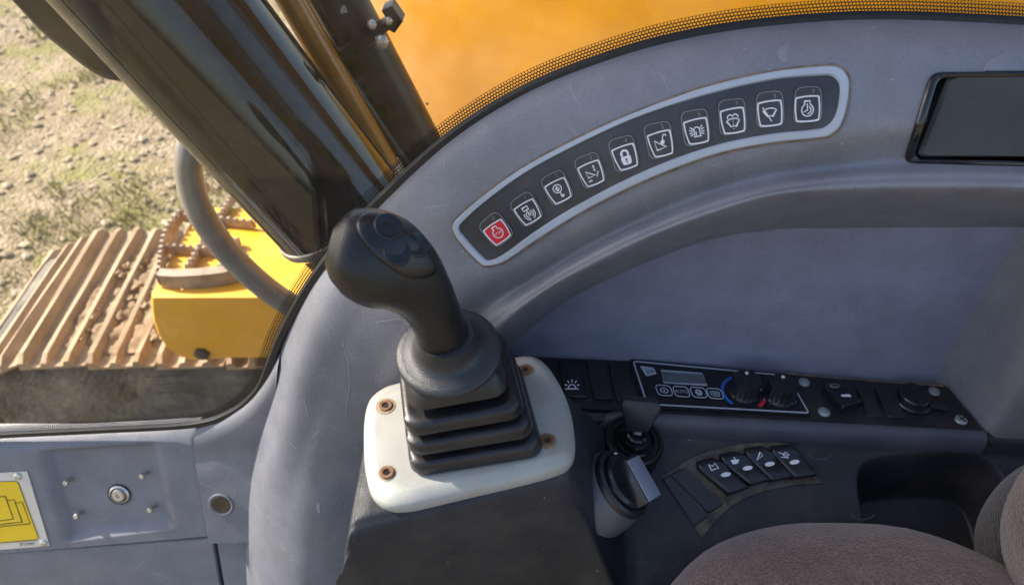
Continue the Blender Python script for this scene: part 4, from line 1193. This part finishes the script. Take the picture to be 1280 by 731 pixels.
for i, (kx, ky) in enumerate(((830, 488.5), (851.5, 490), (873, 491), (893.5, 492.5))):
    kq = [(kx-11.5, ky-7), (kx+7.5, ky-5.5), (kx+11.5, ky+7), (kx-7, ky+6)]
    rp = rpoly(kq, 5, 4)
    bm = BM(); slab(bm, rp, csf, 0, .0008, .0003); ky_ = obj('key', bm, M_['blackgloss'], ccx, recalc=True)
    bm = BM(); strokes(bm, [rp+[rp[0]]], 1.3, csf, .0012)
    px = bil(kq)
    if i == 0: strokes(bm, [ring(.5, .5, .24, 12), [(.5, .6), (.5, .38)]], .09, csf, .0012, px=px)
    if i == 1: text(bm, 'AUTO', .5, .5, .48, csf, .0012, px=px, sx=.62)
    if i == 2:
        fillpoly(bm, circ(.5, .5, .24, .32, 12), csf, .0012, px=px)
    if i == 3: strokes(bm, [rpoly([(.25, .25), (.75, .25), (.8, .7), (.2, .7)], .1)+[(.25, .25)], [(.38, .35), (.38, .62)], [(.5, .35), (.5, .62)], [(.62, .35), (.62, .62)]], .07, csf, .0012, px=px)
    obj('icon', bm, M_['bezel'], ky_, smooth=False)
    if i == 2:
        bm = BM(); fillpoly(bm, [(.42, .5), (.5, .68), (.58, .5)], csf, .0014, px=px); obj('arrow', bm, M_['blackgloss'], ky_, smooth=False)
def px_arc(cx, cy, r, a0, a1, n=16): # arc on the unit in local metres
    c = atz(cx, cy, ZC); ex = Vector((1, -.1, 0)).normalized(); ey = Vector((.1, 1, 0)).normalized()
    return [c+ex*r*math.cos(R(a0+(a1-a0)*i/(n-1)))+ey*r*math.sin(R(a0+(a1-a0)*i/(n-1))) for i in range(n)]
k1 = (929, 490); k2 = (974, 495)
bm = BM()
o_ = px_arc(*k1, .0235, 100, 232); i_ = px_arc(*k1, .0200, 100, 232)
grid(bm, [[p+Vector((0, 0, .0003)) for p in o_], [p+Vector((0, 0, .0003)) for p in i_]]); obj('cold_arc', bm, M_['blue'], ccx, smooth=False)
bm = BM()
o_ = px_arc(*k1, .0245, -12, -52, 8); i_ = px_arc(*k1, .0205, -12, -52, 8)
grid(bm, [[p+Vector((0, 0, .0003)) for p in o_], [p+Vector((0, 0, .0003)) for p in i_]]); obj('heat_arc', bm, M_['red'], ccx, smooth=False)
for kc_ in (k1, k2):
    base = atz(*kc_, ZC)
    M = frame(base, (0, 0, 1))
    bm = BM(); lathe(bm, [(.0172, 0), (.0172, .003), (.0150, .0045), (.0146, .017), (.0137, .0205), (.010, .0215), (0, .0215)], M, 80, flute=(.05, 16, .0035)); kn = obj('knob', bm, M_['rocker'], ccx, sharp=50)
    bm = BM(); lathe(bm, [(.0020, .0213), (.0018, .0222), (0, .0222)], M @ Matrix.Translation((.001, .008, 0)), 10); obj('pointer_dot', bm, M_['print'], kn)
bm = BM()
for (x, y, r_) in ((935, 504, 1.9), (957, 499, 1.6), (981, 507, 2.2), (985, 505.5, 1.9), (992.5, 502, 2.6), (950, 476, 1.2), (951, 487, 1.2)):
    fillpoly(bm, circ(x, y, r_*1.2, r_, 10), csf, .0004)
obj('fan_marks', bm, M_['print'], ccx, smooth=False)

# ---------------- switch bank on the console
cpt, cn = con_surf(930, 605)
cn = (cn+con_surf(880, 620)[1]+con_surf(985, 585)[1]).normalized()
bsf = plane_surf(con_surf(930, 605)[0]+cn*.0, cn)
sbk = thing('switch_bank', 'curved bank of four black rockers beside the rotary dial', 'switch bank', cpt)
sur = [(826.5, 596), (858, 575), (896, 561), (935, 554), (983, 553), (1029, 604), (988, 607), (954, 614.5), (925, 626), (900, 645), (877, 672), (850, 633)]
sd_ = cr([(826.5, 596), (858, 575), (896, 561), (935, 554), (983, 553)], 16)+cr([(1029, 604), (988, 607), (954, 614.5), (925, 626), (900, 645), (877, 672)], 16)
bm = BM(); slab(bm, sd_, bsf, -.02, .0022, .0006); obj('surround', bm, M_['surround'], sbk, recalc=True)
bm = BM(); slab(bm, rpoly([(828, 599), (836, 594), (884, 645), (868, 658)], 2, 2), bsf, 0, .0036, .0008); obj('blank_cover', bm, M_['black'], sbk, recalc=True)
bm = BM(); slab(bm, rpoly([(837, 594), (855, 585), (904, 630), (885, 642)], 3, 3), bsf, 0, .0045, .001); obj('blank_cover', bm, M_['black'], sbk, recalc=True)
RK = [((862, 580), (893, 571), (933, 611), (908, 620)), ((891, 570), (922, 563), (959, 602), (933, 609)), ((922, 562), (954, 557), (987, 598), (960, 604)), ((955, 559), (986, 555), (1017, 596), (988, 600))]
IC = [(892, 582.5), (918, 575), (948, 570), (980, 568)]; MK = [(907, 593), (934.5, 585), (962, 580), (993, 577.5)]
for i, (rq, ic_, mk) in enumerate(zip(RK, IC, MK)):
    r_ = rocker(rq, lambda x, y: (bsf(x, y)[0]+cn*.0015, cn), 'rocker', sbk, M_['rocker'], .013)
    me = r_.data; b2 = BM(); b2.from_mesh(me); b2.transform(WM[r_.name]); bmesh.ops.recalc_face_normals(b2, faces=b2.faces)
    rsf = mesh_surf(b2, fallback=bsf)
    bm = BM(); fillpoly(bm, circ(mk[0], mk[1], 6.3, 2.9, 14), rsf, .0007, px=lambda x, y, m=mk: (x, y-(x-m[0])*.12)); obj('mark', bm, M_['print'], r_, smooth=False)
    bm = BM(); a, b = ic_
    if i == 0: strokes(bm, [[(a-6, b-2), (a-3, b+5), (a+6, b+2), (a+1, b-4), (a-1, b), (a-6, b-2)]], 1.1, rsf, .0006)
    if i == 1:
        fillpoly(bm, [(a-5, b), (a-2, b+5), (a+4, b+4), (a+6, b-1), (a+1, b-1)], rsf, .0006); strokes(bm, [[(a-1, b-4), (a+1, b-1)]], 1.1, rsf, .0006)
    if i == 2: strokes(bm, [[(a+2, b-5), (a-2, b+5), (a+5, b-1), (a+2, b-5)]], 1.1, rsf, .0006)
    if i == 3: strokes(bm, [[(a-7, b-3), (a, b), (a+7, b)], [(a-4, b+3), (a+6, b+4)], arc(a+2, b, 3, 0, 360, 8)], .9, rsf, .0006)
    obj('icon', bm, M_['print'], r_, smooth=False)

# ---------------- throttle dial
dn = Vector((.66, -.02, .75)).normalized()
dc = onplane(781, 602, (.138, .02, -.075), (0, -.6, .8))
dl = thing('throttle_dial', 'black rotary dial with grey pointer bar on the console flank', 'rotary dial', dc)
M = frame(dc-dn*.026, dn, (0, 1, 0))
bm = BM(); lathe(bm, [(.039, -.010), (.0375, .004), (.0345, .018), (.0325, .0205)], M, 48); obj('skirt', bm, M_['dialskirt'], dl)
bm = BM(); lathe(bm, [(.0330, .018), (.0335, .0215), (.0325, .025), (.0300, .027), (.0285, .027), (.0280, .0255), (0, .0255)], M, 48); obj('rim', bm, M_['black'], dl)
bm = BM(); lathe(bm, [(.0272, .025), (.0270, .030), (.0250, .0325), (0, .0335)], M, 40); obj('knob_disc', bm, M_['rocker'], dl)
vd = (dc-CAM).normalized(); ld = dn.cross(vd).normalized()
if ld.z > 0: ld = -ld
Mb = frame(dc-dn*.026, dn, ld)
bm = BM()
box(bm, (.004, 0, .0385), (.044, .026, .015), Mb, bev=.002); obj('grip_bar', bm, M_['rocker'], dl)
bm = BM(); box(bm, (.005, 0, .0462), (.040, .0235, .0012), Mb, bev=.0004); obj('grey_label', bm, M_['greyface'], dl)
bm = BM(); lathe(bm, [(.0032, .0), (.0030, .0010), (0, .0014)], Mb @ Matrix.Translation((-.0245, .002, .0305)), 12); obj('pointer_dot', bm, M_['print'], dl)

# ---------------- ignition lock and key
ig, ign = con_surf(795, 548)
ian = Vector((.12, -.10, 1)).normalized()
il = thing('ignition_lock', 'round black ignition lock set behind the rotary dial', 'ignition lock', ig)
igc = atz(792, 551, -.098)
M = frame(igc, ian)
bm = BM(); lathe(bm, [(.031, -.03), (.031, .0), (.029, .003), (.0265, .0035), (.0255, .0015), (.022, .0015), (.0212, .004), (.0195, .0055), (.018, .003), (.0165, .003), (.0158, .0075), (.0140, .0095), (.0115, .0095), (.0105, .013), (.0085, .0145), (0, .0145)], M, 44); obj('bezel_rings', bm, M_['blackgloss'], il)
ky = thing('ignition_key', 'black plastic headed key standing in the ignition lock', 'key', igc+ian*.014)
Mk = M @ Matrix.Translation((0, 0, .014)) @ Matrix.Rotation(R(-4), 4, 'Z') @ Matrix.Rotation(R(-32), 4, 'X') @ Matrix.Rotation(R(-6), 4, 'Y')
bm = BM(); box(bm, (0, 0, .004), (.009, .003, .012), Mk, bev=.0006); obj('blade', bm, M_['steel'], ky)
bm = BM(); prism(bm, rpoly([(-.011, .004), (.010, .004), (.021, .028), (.019, .036), (-.016, .039), (-.019, .034)], .004, 3), -.006, .006, Mk @ Matrix.Rotation(R(90), 4, 'X'), bev=.0015); obj('key_head', bm, M_['black'], ky, recalc=True)

# ---------------- joystick mounting plate
pl = thing('mounting_plate', 'off white joystick mounting plate with four rusty screws', 'mounting plate', (0, .02, -.01))
out_px = [(455, 556), (456, 525), (462, 503), (480, 488), (502, 481), (560, 466), (631, 452.5), (661, 448), (681, 457), (700, 483), (713, 515), (718.5, 549), (718, 570), (710, 583), (688, 592), (640, 604.5), (587, 617), (545, 627), (508, 635), (483, 634), (465, 619), (457, 590)]
ol = [atz(x, y, -.006) for x, y in cr(out_px, 88, True)]
c_ = sum(ol, Vector())/len(ol)
def inset(pts, d):
    out = []; m = len(pts)
    for i in range(m):
        t = (pts[(i+1) % m]-pts[i-1]).normalized(); n = Vector((t.y, -t.x, 0))
        if n.dot(c_-pts[i]) < 0: n = -n
        out.append(pts[i]+n*d)
    return out
def lift(pts, z): return [Vector((p.x, p.y, z)) for p in pts]
bm = BM()
rows = [lift(inset(ol, .002), -.016), lift(ol, -.010), lift(ol, -.005), lift(inset(ol, .0015), -.001), lift(inset(ol, .009), .0035), lift(inset(ol, .011), .004)]
V = grid(bm, rows, close_u=True); cap(bm, V[-1]); obj('plate_body', bm, M_['plate'], pl, recalc=True, sharp=50)
for (x, y) in ((482, 507.5), (483.5, 591), (657, 462.5), (684, 551)):
    p = atz(x, y, .0042); M = frame(p, (0, 0, 1))
    bm = BM(); lathe(bm, [(.0062, -.001), (.0062, .0012), (.0055, .0018), (.0032, .0018), (.0030, .0006), (0, .0006)], M, 6 if False else 20); s_ = obj('screw', bm, M_['rust'], pl)
    bm = BM(); rr_ = [.0070, .0088, .0074, .0083][(int(x)+int(y)) % 4]; lathe(bm, [(rr_, .0002), (.0061, .0005)], M, 20); obj('rust_ring', bm, M_['stain'], pl)
    bm = BM(); lathe(bm, [(.0029, .0007), (0, .0009)], M, 6); obj('hex_socket', bm, M_['black'], s_)

# ---------------- joystick
js = thing('joystick', 'black joystick with leather-like grip leaning left over rubber bellows', 'joystick', (-.005, .027, .004))
base_c = Vector((.001, .0285, .004)); ringc = Vector((-.0120, .0190, .1000))
ring_n = Vector((-.05, -.17, 1)).normalized()
def rrect(w, d, r, n=7):
    out = []
    for cx, cy, a0 in ((w/2-r, d/2-r, 0), (-w/2+r, d/2-r, 90), (-w/2+r, -d/2+r, 180), (w/2-r, -d/2+r, 270)):
        for i in range(n): out.append((cx+r*math.cos(R(a0+90*i/(n-1))), cy+r*math.sin(R(a0+90*i/(n-1)))))
    return out
rot = R(11)
# four folds, each a tier of the bellows tapering to the collar
tiers = [(.000, .110, .104), (.025, .102, .096), (.049, .094, .088), (.072, .077, .072)]
topz_ = [.025, .049, .072, .098]
def place(w, d, r, t, z):
    """rounded rectangle at height t (0 plate .. 1 collar), leaning with the stick"""
    c = base_c.lerp(ringc, t); nn = Vector((0, 0, 1)).lerp(ring_n, t*t).normalized()
    Mx = frame(Vector((c.x, c.y, z)), nn, (math.cos(rot), math.sin(rot), 0))
    return [Mx @ Vector((x, y, 0)) for x, y in rrect(w, d, r)]
for i, (z, w, d) in enumerate(tiers):
    h = topz_[i]-z; z0 = z+.004
    t0 = z/.096; t1 = topz_[i]/.096
    bm = BM()
    k = .004
    if i < 3:
        prof = [(0, -.016, 0), (0.05, -.002, 0), (.14, 0, 0), (.42, -.002, 0), (.58, -.004, 0), (.66, -.009, 0), (.67, -.016, 0), (.55, -.034, 0), (1.05, -.040, 0)]
    else:
        prof = [(0, -.014, 0), (.05, -.002, 0), (.12, 0, 0), (.45, -.006, 0), (.70, -.014, 0), (.85, -.024, 0)]
    rows = []
    for f, dw, _ in prof:
        t = t0+(t1-t0)*f
        rows.append(place(w+dw, d+dw, max(.005, .0135+dw*.15), t, z0+h*f))
    V = grid(bm, rows, close_u=True); cap(bm, V[-1])
    obj('bellows_fold', bm, M_['rubber'], js, recalc=True, sharp=45)
M = frame(ringc, ring_n)
bm = BM(); lathe(bm, [(.026, -.013), (.033, -.0105), (.0385, -.0075), (.0408, -.004), (.0408, -.0012), (.0390, .0008), (.0350, .0014), (.030, .0022), (.0265, .0045), (.0240, .0085), (.0225, .014), (.0212, .020)], M, 56); obj('collar', bm, M_['collar'], js, sharp=70)
# grip: sections along a bent spine, seen as a palm grip with bulging head
gy_ = lambda x, y, Y: aty(x, y, Y)
sec = [  # spine pixel, depth, half width across the sight line, half depth
    ((556, 445), .019, .0215, .0210), ((552, 415), .019, .0200, .0205), ((541, 388), .018, .0195, .0205), ((526, 364), .017, .0225, .0215), ((506, 344), .016, .0280, .0240),
    ((484, 330), .015, .0325, .0265), ((462, 320), .014, .0325, .0270), ((441, 313), .013, .0295, .0255), ((424, 309), .013, .0230, .0205), ((412, 306), .013, .0130, .0130)]
spn = [gy_(s[0][0], s[0][1], s[1]) for s in sec]
SPd = [Vector(p) for p in cr([tuple(p) for p in spn], 60)]
RWd = cr([(s[2], s[3]) for s in sec], 60)
rows = []
for i, p in enumerate(SPd):
    t = (SPd[min(i+1, 59)]-SPd[max(i-1, 0)]).normalized()
    v = (p-CAM).normalized()
    side = t.cross(v).normalized(); dep = side.cross(t).normalized()
    w, dd_ = RWd[i]
    rows.append([p+side*w*math.copysign(abs(math.cos(a))**.9, math.cos(a))+dep*dd_*math.copysign(abs(math.sin(a))**.9, math.sin(a)) for a in [2*math.pi*k/48 for k in range(48)]])
tn = Vector((.42, -.42, .80)).normalized()
tp0 = aty(497, 305, .001)
bm = BM(); V = grid(bm, rows, close_u=True); cap(bm, V[-1]); cap(bm, V[0], True)
bmesh.ops.recalc_face_normals(bm, faces=bm.faces)
tpos = tp0
for v in bm.verts:
    e = (v.co-tpos).dot(tn)
    if e > 0: v.co -= tn*(e*.55)
gcopy = bm.copy(); gsf = mesh_surf(gcopy)
obj('grip', bm, M_['grip'], js, sharp=80)
cap_px = [(446, 278), (452, 268), (464, 264), (478, 266), (494, 276), (512, 290), (530, 307), (543, 324), (547, 335), (541, 344), (528, 348), (511, 347), (492, 338), (472, 323), (456, 305), (447, 290)]
cpd = cr(cap_px, 72, True); cc = (493, 306)
def gfb(x, y):
    try: return gsf(x, y)
    except ValueError: return None
bm = BM(); rows = []
prevs = {}
for t, h in ((0, -.002), (0, .0008), (.03, .0018), (.08, .0022), (.25, .0024), (.45, .0024), (.65, .0024), (.85, .0024)):
    row = []
    for k, (x, y) in enumerate(cpd):
        s = t; r_ = None
        while r_ is None:
            r_ = gfb(x+(cc[0]-x)*s, y+(cc[1]-y)*s); s += .03
        p, n = r_; row.append(p+(n*.3+tn*.7).normalized()*h)
    rows.append(row)
V = grid(bm, rows, close_u=True); cap(bm, V[-1]); bmesh.ops.recalc_face_normals(bm, faces=bm.faces)
tcopy = bm.copy(); tsf = mesh_surf(tcopy)
obj('top_cap', bm, M_['griptop'], js, sharp=60)
for (x, y, r_) in ((486, 283, .0088), (497, 315, .0085), (522, 306, .0078)):
    p, n = tsf(x, y); n = (n+tn*2).normalized()
    bm = BM(); lathe(bm, [(r_*1.12, -.001), (r_*1.08, .0002), (r_*1.0, .0006), (r_*.9, .0004), (r_*.55, -.0002), (0, -.0004)], frame(p, n), 28); obj('thumb_button', bm, M_['griptop'], js, sharp=70)

# ---------------- seat
def cushion(name, c, rad, ex, m, parent, nu=72, nv=36, fx=None):
    bm = BM(); rows = []
    def pw(v, e): return math.copysign(abs(v)**e, v)
    for j in range(nv+1):
        ph = -math.pi/2+math.pi*j/nv
        row = []
        for k in range(nu):
            th = 2*math.pi*k/nu
            p = Vector((rad[0]*pw(math.cos(ph), ex[1])*pw(math.cos(th), ex[0]), rad[1]*pw(math.cos(ph), ex[1])*pw(math.sin(th), ex[0]), rad[2]*pw(math.sin(ph), ex[1])))
            p *= 1+.012*noise.noise(p*14)
            row.append(p+Vector(c))
        rows.append(row)
    grid(bm, rows, close_u=True); bmesh.ops.remove_doubles(bm, verts=bm.verts, dist=1e-5)
    return obj(name, bm, m, parent, recalc=True, sharp=80)
se = thing('operator_seat', 'brown fabric operator seat cushion and backrest beside the console', 'seat', (.35, -.3, -.6))
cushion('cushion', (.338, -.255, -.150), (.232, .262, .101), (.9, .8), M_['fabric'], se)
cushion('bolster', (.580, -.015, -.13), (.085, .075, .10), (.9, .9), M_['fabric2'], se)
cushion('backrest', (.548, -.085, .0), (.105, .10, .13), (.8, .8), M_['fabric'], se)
